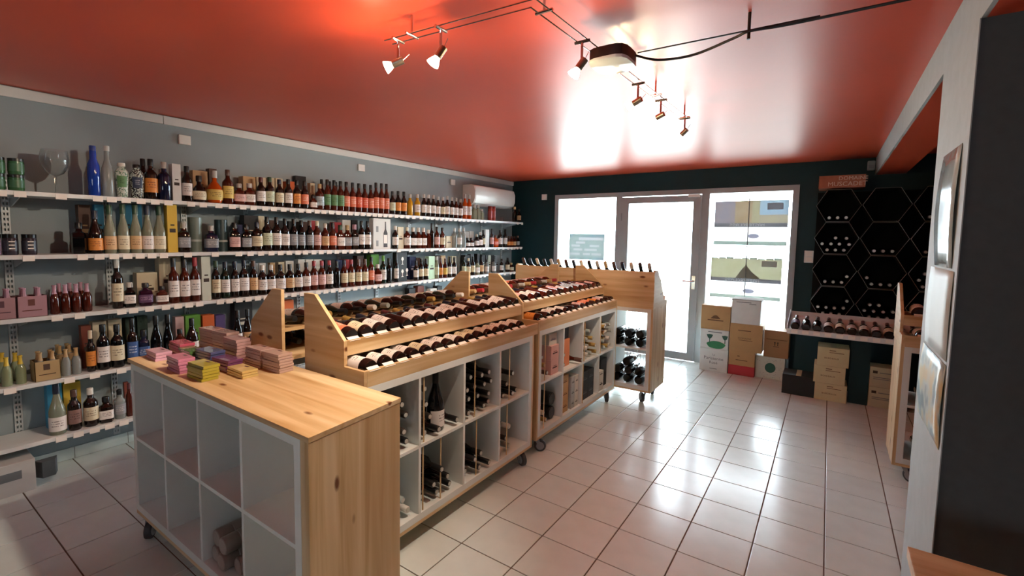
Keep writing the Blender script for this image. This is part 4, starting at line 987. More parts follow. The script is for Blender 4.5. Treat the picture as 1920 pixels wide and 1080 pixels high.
# ------------------------------------------------------------------ counter in the foreground
ct = thing('display_counter', 'white cube-shelf counter with pine top and knotty pine end, in foreground', 'counter', (-1.382, -.942, 0))
zc0 = .132
kallax(ct, zc0, True, .9)
top = [(-.009, -.010), (1.531, -.010), (1.486, .425), (-.009, .425)]
build(MB().prism(top, 'z', zc0+KH, zc0+KH+.019), 'worktop', pine('x'), ct, bevel=.0015)
build(MB().prism([(1.508, -.009), (1.529, -.009), (1.485, .42), (1.470, .42), (1.470, .0)], 'z', .105, zc0+KH), 'end_panel', pine('z'), ct)
box('back_rail', (0, KD, zc0), (KL, KD+.02, zc0+.06), pine('x'), ct)
for i, row, d in ((1, 1, .30), (1, 0, .31), (2, 1, .29), (2, 0, .24), (3, 1, .20), (3, 0, .21)):
    u0, z, w_ = cell(i, row, zc0); dowel(ct, u0+d, .15, z, z+(.341 if row == 0 else .333))
# small tins lying in the counter cube
u0, z, w_ = cell(2, 0, zc0)
for k, (du, v, lv) in enumerate([(.045, .012, 0), (.12, .0, 0), (.05, .015, 1), (.125, .005, 1), (.20, .03, 0), (.05, .15, 0)]):
    t = link('tin_can', MB().lathe([(.034, 0), (.036, .004), (.036, .056), (.034, .06), (.034, .061), (.0365, .063), (.0365, .112), (.034, .116)], 18).mesh('tin_can', plain('pale_tin', '9a8e88', rough=.3, metal=.5), True), None, Mw(ct) @ lay((u0+du, v+.02, z+.037+lv*.068), (0, 1, 0)))
    tag(t, 'pale metal tin lying on its side in the counter cube', 'tin', 'tins lying in the counter cube')
    build(MB().lathe([(.031, -.002), (.031, 0)], 16), 'tin_lid', plain('tin_lid', 'b8b0aa', rough=.3, metal=.7), t, True)

# stacks of wrapped flat packets on the counter
ZTOP = zc0+KH+.019
def packet_stack(x, y, n, wd, dp, hh, col, rz, word, jit=.003):
    me = MB().box((-wd/2, -dp/2, 0), (wd/2, dp/2, hh-.0008)).mesh('packet', wrap(col), bevel=.0022)
    me2 = MB().box((-wd*.12, dp*.2, hh-.0008), (wd*.1, dp*.34, hh-.0002)).mesh('sticker', plain('packet_print', '5a3a3a', rough=.4))
    for k in range(n):
        o = link('packet', me, None, T(x+random.uniform(-jit, jit), y+random.uniform(-jit, jit), ZTOP+k*hh, rz+random.uniform(-.03, .03)))
        tag(o, '%s film-wrapped flat packet in the %s stack on the counter' % (word, word), 'packet', '%s packets stacked on the counter' % word)
        if k == n-1: link('sticker', me2, o)
def wrap(col): return plain('wrapped_'+col, col, rough=.18, coat=.6, noise=.03)
for nx, ny, n, hh, col, word in [(-1.205, -.889, 3, .014, 'c99ab0', 'lilac'), (-.885, -.912, 5, .0135, 'c87f98', 'pink'), (-.69, -.902, 5, .0135, 'a79a2a', 'olive green'), (-.60, -.775, 3, .0115, 'c8ac6a', 'straw yellow'),
        (-1.19, -.79, 5, .014, 'b04a60', 'raspberry'), (-1.045, -.80, 4, .0145, '4c7040', 'leaf green'), (-.90, -.783, 5, .0145, '4a5078', 'slate blue'), (-.748, -.775, 4, .0135, '6a3a62', 'plum'),
        (-1.255, -.615, 7, .0155, 'b08a86', 'mushroom brown'), (-1.11, -.61, 7, .0155, 'ae928c', 'taupe'), (-.90, -.655, 7, .0155, 'b4908e', 'dusky rose'), (-.70, -.645, 7, .0125, 'bc9c94', 'pale mauve'), (-.555, -.638, 7, .0125, 'b89a90', 'warm grey')]:
    packet_stack(nx-.07, ny+.0355, n, .138, .07, hh, col, random.uniform(-.03, .06), word)

# ------------------------------------------------------------------ track lights on the orange ceiling
RZ = 2.352
track = thing('light_track', 'low-voltage twin-rod light track with an angled corner under orange ceiling', 'light track', (0, 0, 0))
g2 = .022
rods = [[(-.10, -.393+g2, RZ), (.565-g2, -.345+g2, RZ), (.565-g2+.045, 1.56, RZ)], [(-.10, -.393-g2, RZ), (.565+g2, -.345-g2, RZ), (.565+g2+.045, 1.56, RZ)]]
for r in rods: build(MB().tube(r, .0028, 6), 'rod', m_chrome, track, smooth=True)
def hanger(x, y, along):
    d = (0, .034) if along == 'x' else (.034, 0)
    build(MB().tube([(x-d[0], y-d[1], RZ), (x+d[0], y+d[1], RZ)], .006, 8).tube([(x, y, RZ), (x, y, ZC)], .005, 8), 'ceiling_hanger', m_chrome, track, smooth=True)
hanger(.03, -.388, 'x'); hanger(.566, -.27, 'y'); hanger(.60, .93, 'y'); hanger(.612, 1.52, 'y')
m_bulb = emis('lit_halogen_bulb', 'fff2e0', 60)
def spot(x, y, along, aim, label, e=12, pe=3.5):
    t = thing('track_spotlight', label, 'spotlight', (x, y, RZ), 0, 'halogen spotlights on the track')
    d = (0, .032, 0) if along == 'x' else (.032, 0, 0)
    cl = build(MB().tube([(-d[0], -d[1], -.003), (d[0], d[1], -.003)], .0065, 8), 'clamp_bar', m_black if along == 'y' else m_chrome, t, smooth=True)
    build(MB().tube([(0, 0, -.003), (0, 0, -.075)], .0055, 8), 'stem', m_chrome, t, smooth=True)
    a = Vector(aim).normalized(); c = Vector((0, 0, -.09))
    build(MB().tube([c-a*.022, c+a*.025], .0155, 14), 'lamp_holder', plain('satin_nickel', '8e8880', rough=.3, metal=.9), t, smooth=True)
    p0 = c+a*.025
    build(MB().tube([p0, p0+a*.008, p0+a*.02, p0+a*.032], [.012, .016, .022, .0255], 16, cap=False), 'reflector', emis('glowing_reflector_glass', 'fff2e0', 5), t, smooth=True)
    build(MB().tube([p0+a*.004, p0+a*.027], [.009, .0235], 14), 'bulb', m_bulb, t, smooth=True)
    build(MB().tube([c-a*.022, c-a*.05+Vector((0, 0, .012))], .0015, 5), 'adjusting_pin', m_chrome, t)
    tip = t.location+p0+a*.045
    ld = bpy.data.lights.new('spot_lamp', 'SPOT'); ld.energy = e*4; ld.color = (1, .86, .68); ld.spot_size = math.radians(75); ld.spot_blend = .6; ld.shadow_soft_size = .02
    lo = bpy.data.objects.new('spot_lamp', ld); COL.objects.link(lo); lo.parent = t; lo.matrix_basis = Matrix.Translation(p0+a*.045) @ a.to_track_quat('-Z', 'Y').to_matrix().to_4x4()
    pd = bpy.data.lights.new('spill_lamp', 'POINT'); pd.energy = pe; pd.color = (1, .66, .34); pd.shadow_soft_size = .015
    po = bpy.data.objects.new('spill_lamp', pd); COL.objects.link(po); po.parent = t; po.location = c+a*.12+Vector((0, 0, -.0))
LB_ = 'small halogen spotlight hanging from the twin-rod track, %s'
spot(-.045, -.391, 'x', (-.75, -.45, -.35), LB_ % 'at the free end of the short arm')
spot(.172, -.374, 'x', (-.35, -.35, -.75), LB_ % 'second on the short arm')
spot(.572, .035, 'y', (-.45, -.3, -.75), LB_ % 'just before the transformer')
spot(.589, .675, 'y', (-.85, .1, -.35), LB_ % 'first beyond the transformer')
spot(.603, 1.03, 'y', (-.85, .15, -.3), LB_ % 'second beyond the transformer')
spot(.615, 1.53, 'y', (-.7, .2, -.55), LB_ % 'at the far end near the door')
tr = thing('track_transformer', 'black rounded transformer box with pale underside hanging on the light track', 'transformer', (.625, .235, 2.30))
rnd = []
for k in range(24):
    an = 2*math.pi*k/24; c, s = math.cos(an), math.sin(an); q = .1/((abs(c)**4+abs(s)**4)**.25); rnd.append((q*c*.85, q*s))
build(MB().prism(rnd, 'z', .012, .056), 'housing', m_black, tr, smooth=True)
build(MB().prism([(a*1.01, b*1.01) for a, b in rnd], 'z', 0, .014), 'underside_cover', plain('pale_glass_cover', 'cfe0e6', rough=.12), tr, smooth=True, bevel=.003)
def curve_pts(ps, n=8):
    ps = [Vector(p) for p in ps]; out = []
    for i in range(len(ps)-1):
        p0, p1, p2, p3 = ps[max(i-1, 0)], ps[i], ps[i+1], ps[min(i+2, len(ps)-1)]
        for k in range(n):
            t = k/n; out.append(.5*((2*p1)+(-p0+p2)*t+(2*p0-5*p1+4*p2-p3)*t*t+(-p0+3*p1-3*p2+p3)*t**3))
    return out+[ps[-1]]
cb = build(MB().tube(curve_pts([(.70, .27, 2.345), (.78, .36, 2.335), (.92, .385, 2.335), (1.08, .34, 2.352), (1.14, .318, 2.358), (1.27, .333, 2.358), (1.6, .318, 2.352), (1.776, .312, 2.352)]), .0055, 8), 'power_cable', m_black, None, True)
tag(cb, 'thick black power cable sagging from the transformer to the beam', 'cable')
r2 = build(MB().tube([(.71, .30, 2.36), (1.36, .352, 2.372)], .003, 6), 'feed_rod', m_black, None, True); tag(r2, 'thin dark feed rod running beside the black cable', 'rod')
bh = build(MB().tube([(1.135, .322, 2.33), (1.135, .322, ZC)], .006, 8), 'cable_hanger', m_black, None, True); tag(bh, 'short black ceiling hanger holding cable and feed rod', 'hanger')

# ------------------------------------------------------------------ switches, sensor
def plate(name, at, sz, label, cat, n):
    t = thing(name, label, cat, at); w_, h_, d_ = sz
    box('cover_plate', (-w_/2, -d_, -h_/2), (w_/2, 0, h_/2), m_plast, t, bevel=.003)
    for k in range(n): box('rocker', (-w_*.33, -d_-.004, -h_/2+h_*(k+.12)/n), (w_*.33, -d_, -h_/2+h_*(k+.88)/n), m_tag, t, bevel=.0015)
plate('wall_box', (-2.115, YB, 2.165), (.085, .085, .02), 'square white wall box on dark teal wall left of window', 'electrical box', 1)
plate('light_switch', (1.255, YB, 1.385), (.085, .135, .018), 'double white light switch between window and hexagon rack', 'switch', 2)
se = thing('wall_sensor', 'small rounded grey sensor high on dark wall beside the beam', 'sensor', (1.74, YB, 2.345))
build(MB().prism([(-.032, -.05), (.032, -.05), (.032, .05), (-.032, .05)], 'y', -.05, 0), 'sensor_body', m_frame, se, bevel=.012)
box('sensor_lens', (-.022, -.054, -.03), (.022, -.05, .005), m_grey, se, bevel=.002)

# ------------------------------------------------------------------ hexagon wine rack on the back wall
HY0, HY1 = 4.2, YB-.012
hx = thing('hexagon_rack', 'dark hexagon honeycomb wine rack with pale edges on the dark wall', 'wine rack', (1.487, HY0, .93))
box('back_panel', (-.185, HY1-HY0, -.16), (.945, HY1-HY0+.01, 1.155), m_cell, hx)
m_edge = plain('pale_edge', sr(142, 148, 147), rough=.4)
def hexagon(cx, cz, i, j):
    hw, hh = .188, .163
    o = [(-hw, 0), (-hw/2-.003, hh), (hw/2+.003, hh), (hw, 0), (hw/2+.003, -hh), (-hw/2-.003, -hh)]
    q = .988; inn = [(a*q, b*q) for a, b in o]
    mb = MB(); n = 6; D = HY1-HY0
    for y in (0, D):
        mb.v += [(a+cx, y, b+cz) for a, b in o]+[(a+cx, y, b+cz) for a, b in inn]
    for k in range(6):
        k2 = (k+1) % 6
        mb.f += [(k, k2, 6+k2, 6+k), (12+k, 18+k, 18+k2, 12+k2), (k, 12+k, 12+k2, k2), (6+k, 6+k2, 18+k2, 18+k)]
    c = build(mb, 'hexagon_cell', m_cell, hx)
    e = MB()
    for k in range(6):
        a, b = o[k], o[(k+1) % 6]; e.tube([(a[0]*.985+cx, -.002, a[1]*.985+cz), (b[0]*.985+cx, -.002, b[1]*.985+cz)], .0018, 6)
    build(e, 'edge_strip', m_edge, c)
bott = {(0, 0): [(-.07, 0), (0, 0), (.07, 0), (-.115, 1), (-.045, 1), (.025, 1), (.1, 1.1), (.125, 2.3)], (1, 0): [(-.07, 0), (0, 0), (.07, 0), (-.11, 1), (-.037, 1), (.036, 1), (-.07, 2), (0, 2), (.11, 1.1)], (2, 0): [(-.07, 0), (0, 0), (.07, 0), (-.1, 1)],
        (0, 1): [(-.07, 0), (0, 0), (.07, 0), (.11, 1)], (1, 1): [(-.07, 0), (0, 0), (.07, 0), (-.11, 1)], (2, 1): [(-.07, 0), (0, 0), (-.1, 1), (-.03, 1), (-.06, 2)],
        (0, 2): [(-.07, 0), (0, 0), (.07, 0), (-.115, 1), (-.04, 1), (.03, 1), (.11, .95), (-.005, 2), (.085, 1.95)], (1, 2): [(-.07, 0), (0, 0), (.07, 0)], (2, 2): [(-.07, 0), (0, 0)],
        (0, 3): [(-.07, 0), (0, 0), (.07, 0)], (1, 3): [], (2, 3): [(-.06, 0)]}
CAPN = ('wh', 'sv', 'gy', 'cr', 'wh')
rown = ['bottom', 'second lowest', 'second highest', 'top']
for i in range(3):
    for j in range(4):
        hexagon(i*.38, j*.331, i, j)
        for k, (dx, lv) in enumerate(bott[(i, j)]):
            ax = dx; az = -.16+.038+lv*.062
            m_ = lay((1.487+i*.38+ax, HY1-.015, .93+j*.331+az), (0, -1, 0))
            o = bottle('T', .30, .0335, 'bk', '-', 'bk', m_, 'black wine bottle neck-out in the %s row of hexagon cells' % rown[j], 'bottle', 'hexagon rack, %s row' % rown[j], 'wine_bottle', 10)
            build(MB().lathe([(.0135, .3001), (.0135, .3025)], 10), 'capsule_top', plain('capsule_top', 'c8c8c0', rough=.35, metal=.3), o)
# wooden crate lid sign on top
sg = thing('wooden_crate', 'reddish wooden wine crate with pale stamped lettering atop hexagon rack', 'crate', (1.50, 4.20, 2.102))
m_crate = plain('reddish_wood', 'a8664c', rough=.6, noise=.15, scale=15)
box('front_board', (-.19, 0, 0), (.19, .012, .125), m_crate, sg); box('side_board', (-.19, .012, 0), (-.178, .32, .125), m_crate, sg); box('side_board', (.178, .012, 0), (.19, .32, .125), m_crate, sg); box('back_board', (-.178, .308, 0), (.178, .32, .125), m_crate, sg); box('bottom_board', (-.178, .012, 0), (.178, .308, .012), m_crate, sg)
m_pale = plain('pale_stamp', 'd8c4b4', rough=.7)
lettering('DOMAINE', .052, m_pale, sg, (.09, -.001, .092)); lettering('MUSCADET', .062, m_pale, sg, (.045, -.001, .036))
# sloping metal tray with bottles below the hexagons, on dark uprights
tb = thing('bottle_tray', 'pale metal sloping tray on dark uprights below the hexagon rack', 'shelf', (1.14, 3.72, 0))
W_ = 1.25
build(MB().prism([(0, .665), (.42, .765), (.42, .772), (0, .672)], 'x', 0, W_), 'tray_floor', m_shelf, tb)
box('front_lip', (0, -.012, .640), (W_, 0, .690), m_shelf, tb, bevel=.002); box('back_lip', (0, .42, .76), (W_, .428, .815), m_shelf, tb); build(MB().prism([(-.004, .655), (.42, .76), (.42, .83), (0, .72)], 'x', -.005, 0), 'end_cheek', m_shelf, tb)
box('upright', (.52, .17, 0), (.67, .19, .69), m_teal, tb); box('upright', (.06, .40, 0), (.30, .42, .755), m_teal, tb); box('upright', (1.1, .17, 0), (1.25, .19, .69), m_teal, tb)
box('back_board', (.05, .60, 0), (W_, .62, .76), m_teal, tb)
for k in range(12):
    u = .062+k*.09
    l = ('pu', '-', '-', 'wh', 'cr', 'wh', 'wh', 'wh', 'cr', 'wh', '-', 'wh')[k]
    o = bottle('C', .30, .0385, 'dk', l, 'mr', T(1.14, 3.72, 0) @ lay((u, .004, .712), (0, .9723, .2338)), 'dark wine bottle %slying on the sloping tray under hexagons' % ('with %s label ' % LB[l][0] if l != '-' else ''), 'bottle', 'bottles on the sloping tray '+l, 'wine_bottle', 14)
    if k % 1 == 0: link('price_tag', tagm, tb, T(u, -.0135, .665, math.pi/2))

# ------------------------------------------------------------------ wine cartons by the door
CB.update({'kbrown': 'b08c5e', 'kdark': 'a07c54', 'wcard': 'cfd2d0', 'redcard': 'b0303a', 'cream_card': 'cfc39a', 'cream2': 'bdb89a', 'nearblack': '17171b', 'speckle': 'c9d0c4'})
def wbox(x0, x1, z0, z1, yf, dep, col, label, group=None, name='wine_carton'):
    t = thing(name, label, 'box', ((x0+x1)/2, yf, z0), 0, group)
    hw = (x1-x0)/2; h = z1-z0
    box('carton_body', (-hw, 0, 0), (hw, dep, h-.0005), plain('card_'+col, CB[col], rough=.65, noise=.05), t, bevel=.003)
    box('tape', (-.022, .0005, h-.0006), (.022, dep-.0005, h+.0004), plain('parcel_tape', 'b59c74', rough=.3), t)
    return t, hw, h
def pr(t, x0, x1, z0, z1, mat, name='print'): box(name, (x0, -.0012, z0), (x1, -.0002, z1), mat, t)
i_br = plain('brown_print', '6a4c30', rough=.7); i_gn = plain('green_print', '2f7a50', rough=.7); i_gy = plain('grey_print', '6a7074', rough=.7); i_dg = plain('dark_green_print', '2c5a4c', rough=.7)
yA = 4.235; dA = .24
t, hw, h = wbox(.240, .545, 0, .27, yA, dA, 'wcard', 'white wine carton with script lettering at bottom left of stacks')
lettering('La', .03, i_gy, t, (0, -.001, .20)); lettering('Parisienne', .052, i_gy, t, (0, -.001, .155)); lettering('Rosé', .045, i_gy, t, (0, -.001, .105)); pr(t, -.04, .04, .03, .036, i_gy)
t, hw, h = wbox(.238, .543, .2705, .50, yA, dA, 'wcard', 'white wine carton printed with green glasses and bushes')
pr(t, -.07, .08, .195, .205, i_gy)
ov = []
for k in range(24):
    an = 2*math.pi*k/24; ov.append((.02+.10*math.cos(an)*(1+.06*math.sin(5*an)), .05+.045*math.sin(an)))
build(MB().prism(ov, 'y', -.0015, -.0002), 'print', i_gn, t)
for x in (-.05, .115):
    build(MB().prism([(x-.035, .165), (x, .172), (x+.03 if x > 0 else x+.035, .165), (x+.02, .13), (x+.004, .115), (x+.004, .075), (x-.004, .075), (x-.004, .115), (x-.02, .13)], 'y', -.002, -.0003), 'print', i_dg, t)
t, hw, h = wbox(.235, .55, .5008, .785, yA, dA, 'kbrown', 'brown wine carton with arched emblem on the white cartons')
arc = [(-.05+.1*k/10, .135+.035*math.sin(math.pi*k/10)) for k in range(11)]
build(MB().prism(arc+[(.05, .13), (-.05, .13)], 'y', -.0012, -.0002), 'print', i_br, t); pr(t, -.085, .085, .105, .118, i_br)
t, hw, h = wbox(.551, .82, 0, .113, 4.25, dA, 'redcard', 'flat red carton lying under the brown wine cartons')
t, hw, h = wbox(.552, .82, .1138, .285, 4.245, dA, 'kbrown', 'brown wine carton with faint logo on the red carton'); pr(t, -.045, -.02, .105, .115, i_br); pr(t, -.06, .06, .06, .068, i_br)
t, hw, h = wbox(.552, .882, .2858, .602, yA, dA, 'kbrown', 'largest brown wine carton, under the white topped carton')
pr(t, -.08, .05, .235, .245, i_br); lettering('DOMAINE', .03, i_br, t, (-.01, -.001, .15)); pr(t, -.07, .07, .125, .131, i_br)
t, hw, h = wbox(.558, .852, .6028, .885, yA, dA, 'wcard', 'white wine carton with grey lettering, topmost by the window'); pr(t, -.10, .05, .245, .252, i_gy); pr(t, .03, .10, .228, .234, i_gy); box('lid', (-hw-.004, -.004, h-.012), (hw+.004, dA+.004, h+.001), plain('grey_lid', 'b0b3b6', rough=.6), t)
t, hw, h = wbox(.822, 1.107, 0, .25, 4.30, .23, 'speckle', 'white speckled carton with round green logo on the floor')
ci = [(.005+.052*math.cos(2*math.pi*k/24), .128+.056*math.sin(2*math.pi*k/24)) for k in range(24)]
build(MB().prism(ci, 'y', -.0015, -.0002), 'round_logo', i_dg, t); pr(t, -.035, .045, .12, .132, m_tag, 'logo_band')
random.seed(3)
for k in range(40):
    x, z = random.uniform(-.13, .13), random.uniform(.01, .235)
    if (x-.005)**2+(z-.128)**2 > .004: pr(t, x, x+.006, z, z+.003, i_gy, 'speckle')
t, hw, h = wbox(.895, 1.135, .2508, .556, 4.30, .23, 'kdark', 'brown wine carton with two up arrows on speckled carton')
pr(t, -.10, .10, .20, .207, i_br)
for x in (-.014, .014): build(MB().prism([(x-.011, .165), (x, .18), (x+.011, .165), (x+.004, .165), (x+.004, .135), (x-.004, .135), (x-.004, .165)], 'y', -.0012, -.0002), 'arrow_print', m_ink, t)
pr(t, -.028, .028, .122, .127, m_ink, 'arrow_print')
t, hw, h = wbox(1.118, 1.392, 0, .20, 3.83, .27, 'nearblack', 'low black carton with tape on the floor beside cream cartons')
cw = 'cream wine carton with brown lettering, %s of three stacked'
for x0, x1, z0, z1, wd, txt in ((1.394, 1.650, 0, .170, 'lowest', 'Chateau Gillet Bel'), (1.378, 1.630, .1708, .344, 'middle', 'Chateau'), (1.399, 1.650, .3448, .528, 'topmost', 'Chateau')):
    t, hw, h = wbox(x0, x1, z0, z1, 3.83, .055 if False else .06+.0, 'cream_card', cw % wd) if False else wbox(x0, x1, z0, z1, 3.82, .27, 'cream_card', cw % wd)
    lettering('BORDEAUX', .022, i_br, t, (-.01, -.001, h*.42)); pr(t, -.03, .085, h*.72, h*.75, i_br); pr(t, -.03, .02, h*.82, h*.86, i_br)
for k, wd in enumerate(('lower', 'upper')):
    t, hw, h = wbox(1.815, 2.10, k*.192, k*.192+.19, 3.895, .2, 'cream2', 'pale cream carton with square emblem under the tray, %s one' % wd)
    pr(t, -.12, -.085, .13, .155, m_ink); pr(t, -.07, .10, .135, .142, i_gy); pr(t, -.115, .10, .09, .096, i_gy); pr(t, -.115, .08, .075, .08, i_gy)
# white carton on the floor under the shelves
t = thing('storage_carton', 'white carton with grey printed patch on floor under the wall shelves', 'box', (-2.52, -1.42, 0))
box('carton_body', (-.15, -.28, 0), (.15, .28, .19), plain('white_carton', 'c2c2c0', rough=.6), t, bevel=.003); box('printed_patch', (.1502, .10, .09), (.1512, .22, .14), i_gy, t)
build(MB().prism([(.0, .07), (.06, .10), (.055, .16), (.0, .18)], 'z', .05, .15), 'handle_shadow_wedge', m_char, t, at=T(.09, .21, 0))  # dark wedge put in for the handle opening and its shadow

# ------------------------------------------------------------------ posters on the glass
def pc(r, g, b): return tuple((c/4.2)**.5 for c in sr(r, g, b))
m_lt = backlit('poster_letter_film', pc(244, 244, 246), .6); m_pw = backlit('poster_white', sr(235, 235, 232), .8); m_band = backlit('poster_grey_band', pc(140, 138, 144), .6); m_gb = backlit('poster_green_band', pc(190, 206, 192), .6); m_tx = backlit('poster_text_white', sr(235, 235, 235), .8); m_gt = backlit('poster_grey_text', sr(205, 207, 210), .6)
GLYPH = {'M': (17, 27, 21, 21, 17, 17, 17), 'A': (14, 17, 17, 31, 17, 17, 17), 'S': (15, 16, 16, 14, 1, 1, 30), 'T': (31, 4, 4, 4, 4, 4, 4), 'E': (31, 16, 16, 30, 16, 16, 31), 'R': (30, 17, 17, 30, 20, 18, 17), 'C': (14, 17, 16, 16, 16, 17, 14), 'L': (16, 16, 16, 16, 16, 16, 31)}
def cut_band(t, hw, z0, h, s, cx, mat):
    """title band with mirrored letters of clearer film set into it"""
    cw, ch = .0056, .0046; mb = MB(); lt = MB(); n = len(s)*6-1; x1 = cx+n*cw/2; zt = z0+h/2+3.5*ch
    mb.box((-hw, 0, z0), (hw, .001, zt-7*ch)).box((-hw, 0, zt), (hw, .001, z0+h))
    for row in range(7):
        on = []
        for i, c in enumerate(s):
            g = GLYPH[c][row]
            for k in range(5):
                if g >> (4-k) & 1: on.append(i*6+k)
        za, zb2 = zt-(row+1)*ch, zt-row*ch; last = -hw
        for k in sorted(on, reverse=True):
            xa = x1-(k+1)*cw; lt.box((xa, 0, za), (xa+cw, .001, zb2))
            if xa > last+1e-5: mb.box((last, 0, za), (xa, .001, zb2))
            last = xa+cw
        mb.box((last, 0, za), (hw, .001, zb2))
    build(mb, 'title_band', mat, t); build(lt, 'lettering', m_lt, t)
def poster(x0, x1, z0, z1, label, pics, dz=0):
    """sheet hung just inside the glass; printed so that it reads from the street"""
    y = YB-.03; t = thing('window_poster', label, 'poster', ((x0+x1)/2, y, z0)); hw = (x1-x0)/2; H = z1-z0
    zb_ = H*.40; zf = H*.085
    box('sheet', (-hw, 0, zf), (hw, .001, zb_), m_pw, t)
    pics(t, hw, zb_+H*.09, H)
    cut_band(t, hw, zb_, H*.09, 'MASTERCLASS', -.03, m_band)
    for k, (a, b) in enumerate(((-.75, .8), (-.8, -.28), (-.78, -.35), (-.7, -.28))):
        box('text_line', (hw*a, -.0014, zb_-.02-k*.03), (hw*b, -.0004, zb_-.013-k*.03), m_gt, t)
    ov = [(.045+.06*math.cos(2*math.pi*k/24), zb_-.105+.028*math.sin(2*math.pi*k/24)) for k in range(24)]
    build(MB().prism(ov, 'y', -.0016, -.0004), 'oval_badge', m_oval, t)
    box('footer_band', (-hw, 0, .0), (hw, .001, zf), m_gb, t)
    box('date_plate', (hw*.45, -.0024, H*.78), (hw*.86, -.0014, H*.92), m_gt, t)
    return t
m_oval = backlit('poster_oval', sr(178, 178, 190), .6)
def pic1(t, hw, z0, H):
    for a, b, n_, c, d in ((-1, -.42, 'rose', pc(180, 164, 164), pc(166, 158, 170)), (-.42, .05, 'ochre', pc(206, 180, 148), pc(192, 164, 130)), (.05, .25, 'khaki', pc(190, 180, 148), pc(206, 194, 158))): box('picture', (hw*a, 0, z0), (hw*b, .001, H*.985), backlit('picture_'+n_, c, .6, d), t)
    box('picture', (hw*.25, 0, z0), (hw, .001, z0+(H-z0)*.35), backlit('picture_sand', pc(208, 194, 160), .6, pc(200, 184, 164)), t); box('picture', (hw*.25, 0, z0+(H-z0)*.35), (hw, .001, H*.985), backlit('picture_sky', pc(194, 216, 226), .6, pc(184, 206, 224)), t)
def pic2(t, hw, z0, H):
    box('picture', (-hw, 0, z0), (hw, .001, H*.95), backlit('picture_field', pc(210, 204, 162), .6, pc(220, 214, 178)), t)
    for k in range(9):
        a = -1+k*2/9; box('tree_line', (hw*a, 0, H*.95), (hw*(a+.21), .001, H*(.965+.012*(k % 3))), backlit('picture_trees', pc(156, 166, 152), .6), t)
    build(MB().prism([(-.1, z0), (.16, z0), (.06, z0+.09), (.01, z0+.16), (-.04, z0+.10)], 'y', -.0024, -.0014), 'picture', backlit('picture_pale', pc(236, 234, 228), .7), t)
poster(.275, 1.04, 1.50, 2.03, 'upper backlit window poster with mirrored lettering and warm landscape picture', pic1)
poster(.262, 1.01, .86, 1.36, 'lower backlit window poster with mirrored lettering and wheat field picture', pic2)
for z0, z1, n in ((1.47, 2.05, 'upper'), (.84, 1.42, 'lower')):
    o = build(MB().tube([(.645, YB-.042, z0), (.645, YB-.042, z1)], .006, 8), 'poster_hanger', m_grey, None, True); tag(o, 'thin grey upright hanger bar behind the %s window poster' % n, 'hanger bar')
    build(MB().tube([(.25, YB-.042, z0+.25), (1.055, YB-.042, z0+.25)], .0025, 6), 'cross_wire', m_grey, o, True)
t = thing('window_poster', 'pale green backlit map poster with white name plates in left window', 'poster', (-1.40, YB-.03, 1.225)); 
m_map = backlit('map_green', pc(184, 206, 198), .6, pc(172, 198, 206))
box('header_band', (-.27, 0, .34), (.27, .001, .39), m_map, t); box('footer_band', (-.27, 0, .02), (.27, .001, .06), m_map, t)
rows_ = [(.06, .085, []), (.085, .117, [(-.255, -.10), (-.05, .06), (.08, .225)]), (.117, .15, []), (.15, .18, [(-.2, -.06), (-.03, .16)]), (.18, .205, []), (.205, .235, [(-.235, -.10), (.05, .195)]), (.235, .25, []), (.25, .28, [(-.165, -.02)]), (.28, .30, []), (.30, .34, [(-.12, .25)])]
m_map2 = backlit('map_pale', pc(196, 214, 208), .6)
for za, zc_, gaps in rows_:
    x = -.27
    for ga, gb in gaps:
        box('map_strip', (x, 0, za), (ga, .001, zc_), m_map2, t); box('name_plate', (ga, 0, za), (gb, .001, zc_), m_lt, t); x = gb
    box('map_strip', (x, 0, za), (.27, .001, zc_), m_map2, t)
o = build(MB().tube([(-1.72, YB-.02, .95), (-1.70, YB-.02, 1.68)], .005, 8), 'poster_hanger', m_grey, None, True); tag(o, 'thin grey upright hanger bar left of the map poster', 'hanger bar')

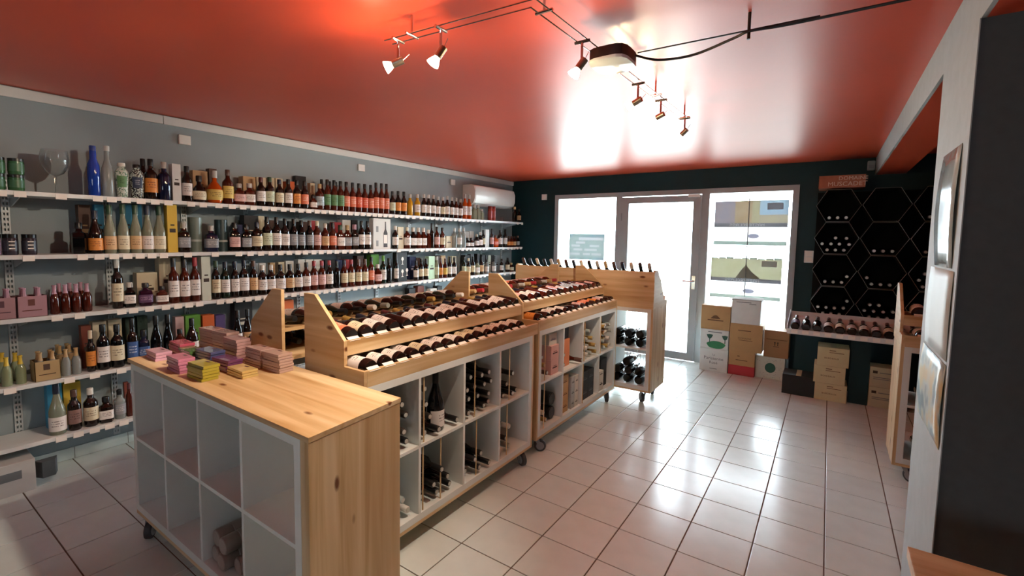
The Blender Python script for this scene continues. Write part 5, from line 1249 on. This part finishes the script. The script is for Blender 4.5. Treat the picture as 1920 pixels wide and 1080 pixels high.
# ------------------------------------------------------------------ right side: rack, pillar papers, table
rr_ = rack('wine_rack', 'pine wine rack on casters half hidden behind the papered pillar', (1.865, 2.20, 0), 0, -.018, KL+.018, (1, 1), (1, 1))
tier(rr_, ZT, 8, .08, .84, True, ['wh', 'cr'], ['dk'], 'on upper tier of the rack behind the pillar', 'upper tier, rack behind pillar')
tier(rr_, ZT, 8, .09, .84, False, ['wh'], ['dk'], 'on lower tier of the rack behind the pillar', 'lower tier, rack behind pillar')
lying(rr_, Z0, 0, 1, [(.10, 0, 0), (.18, 0, 0), (.14, 1, 0)], 'in upper cube of the rack behind the pillar', 'bottles upper cube behind pillar')
lying(rr_, Z0, 0, 0, [(.10, 0, 0), (.18, 0, 0), (.14, 1, 0), (.26, 0, 0)], 'in lower cube of the rack behind the pillar', 'bottles lower cube behind pillar', ('dk', 'ra'))
def sheet(name, label, y0, y1, z0, z1, bulge, mat, cat='paper', sag=0):
    n = 8; vs_, fs = [], []
    for a in range(n+1):
        for b in range(5):
            u = a/n; y = y0+(y1-y0)*b/4; z = z1+(z0-z1)*u+sag*(b/4)*(-1)
            x = 1.7735-.002-bulge*math.sin(math.pi*u)*(.6+.4*b/4)-(.02*u if sag else 0)
            vs_.append((x, y, z))
    for a in range(n):
        for b in range(4): fs.append((a*5+b, a*5+b+1, (a+1)*5+b+1, (a+1)*5+b))
    me = bpy.data.meshes.new(name); me.from_pydata(vs_, [], fs); me.update(); me.materials.append(mat)
    for p in me.polygons: p.use_smooth = True
    o = link(name, me); md = o.modifiers.new('thickness', 'SOLIDIFY'); md.thickness = .0012
    return tag(o, label, cat)
m_film = plain('glossy_leaflet', 'b8ccd0', rough=.15, coat=.5, noise=.25, scale=6)
s1 = sheet('poster_sleeve', 'glossy curling poster sleeve at the top of the pillar', .405, .715, 1.47, 1.885, .012, m_film)
s2 = sheet('notice_sheet', 'plain pale notice sheet in middle of the pillar', .36, .79, 1.16, 1.462, .004, plain('pale_paper', 'c4d0d0', rough=.5, noise=.04))
def cal_mat():
    m, nt, p = newmat('calendar_print'); L = nt.links
    tc = N(nt, 'ShaderNodeTexCoord'); nz = N(nt, 'ShaderNodeTexNoise'); nz.inputs['Scale'].default_value = 9; L.new(tc.outputs['Object'], nz.inputs['Vector'])
    rp = N(nt, 'ShaderNodeValToRGB'); e = rp.color_ramp.elements; e[0].position = .4; e[0].color = lin('7a98a0')+(1,); e[1].position = .62; e[1].color = lin('d8c89c')+(1,); x = e.new(.5); x.color = lin('c4d2cc')+(1,)
    L.new(nz.outputs[0], rp.inputs[0]); L.new(rp.outputs[0], p.inputs['Base Color']); p.inputs['Roughness'].default_value = .3; return m
s3 = sheet('wall_calendar', 'drooping picture calendar at the bottom of the pillar papers', .352, .81, .86, 1.148, .008, cal_mat(), 'calendar')
tbx = thing('side_table', 'light wooden table top with its corner against the pillar', 'table', (1.648, -.16, 0))
box('tabletop', (0, -.75, .72), (1.4, 0, .75), pine('x'), tbx, bevel=.002)
for x, y in ((.05, -.06), (1.33, -.06), (.05, -.70), (1.33, -.70)): box('leg', (x-.025, y-.025, 0), (x+.025, y+.025, .72), pine('z'), tbx)
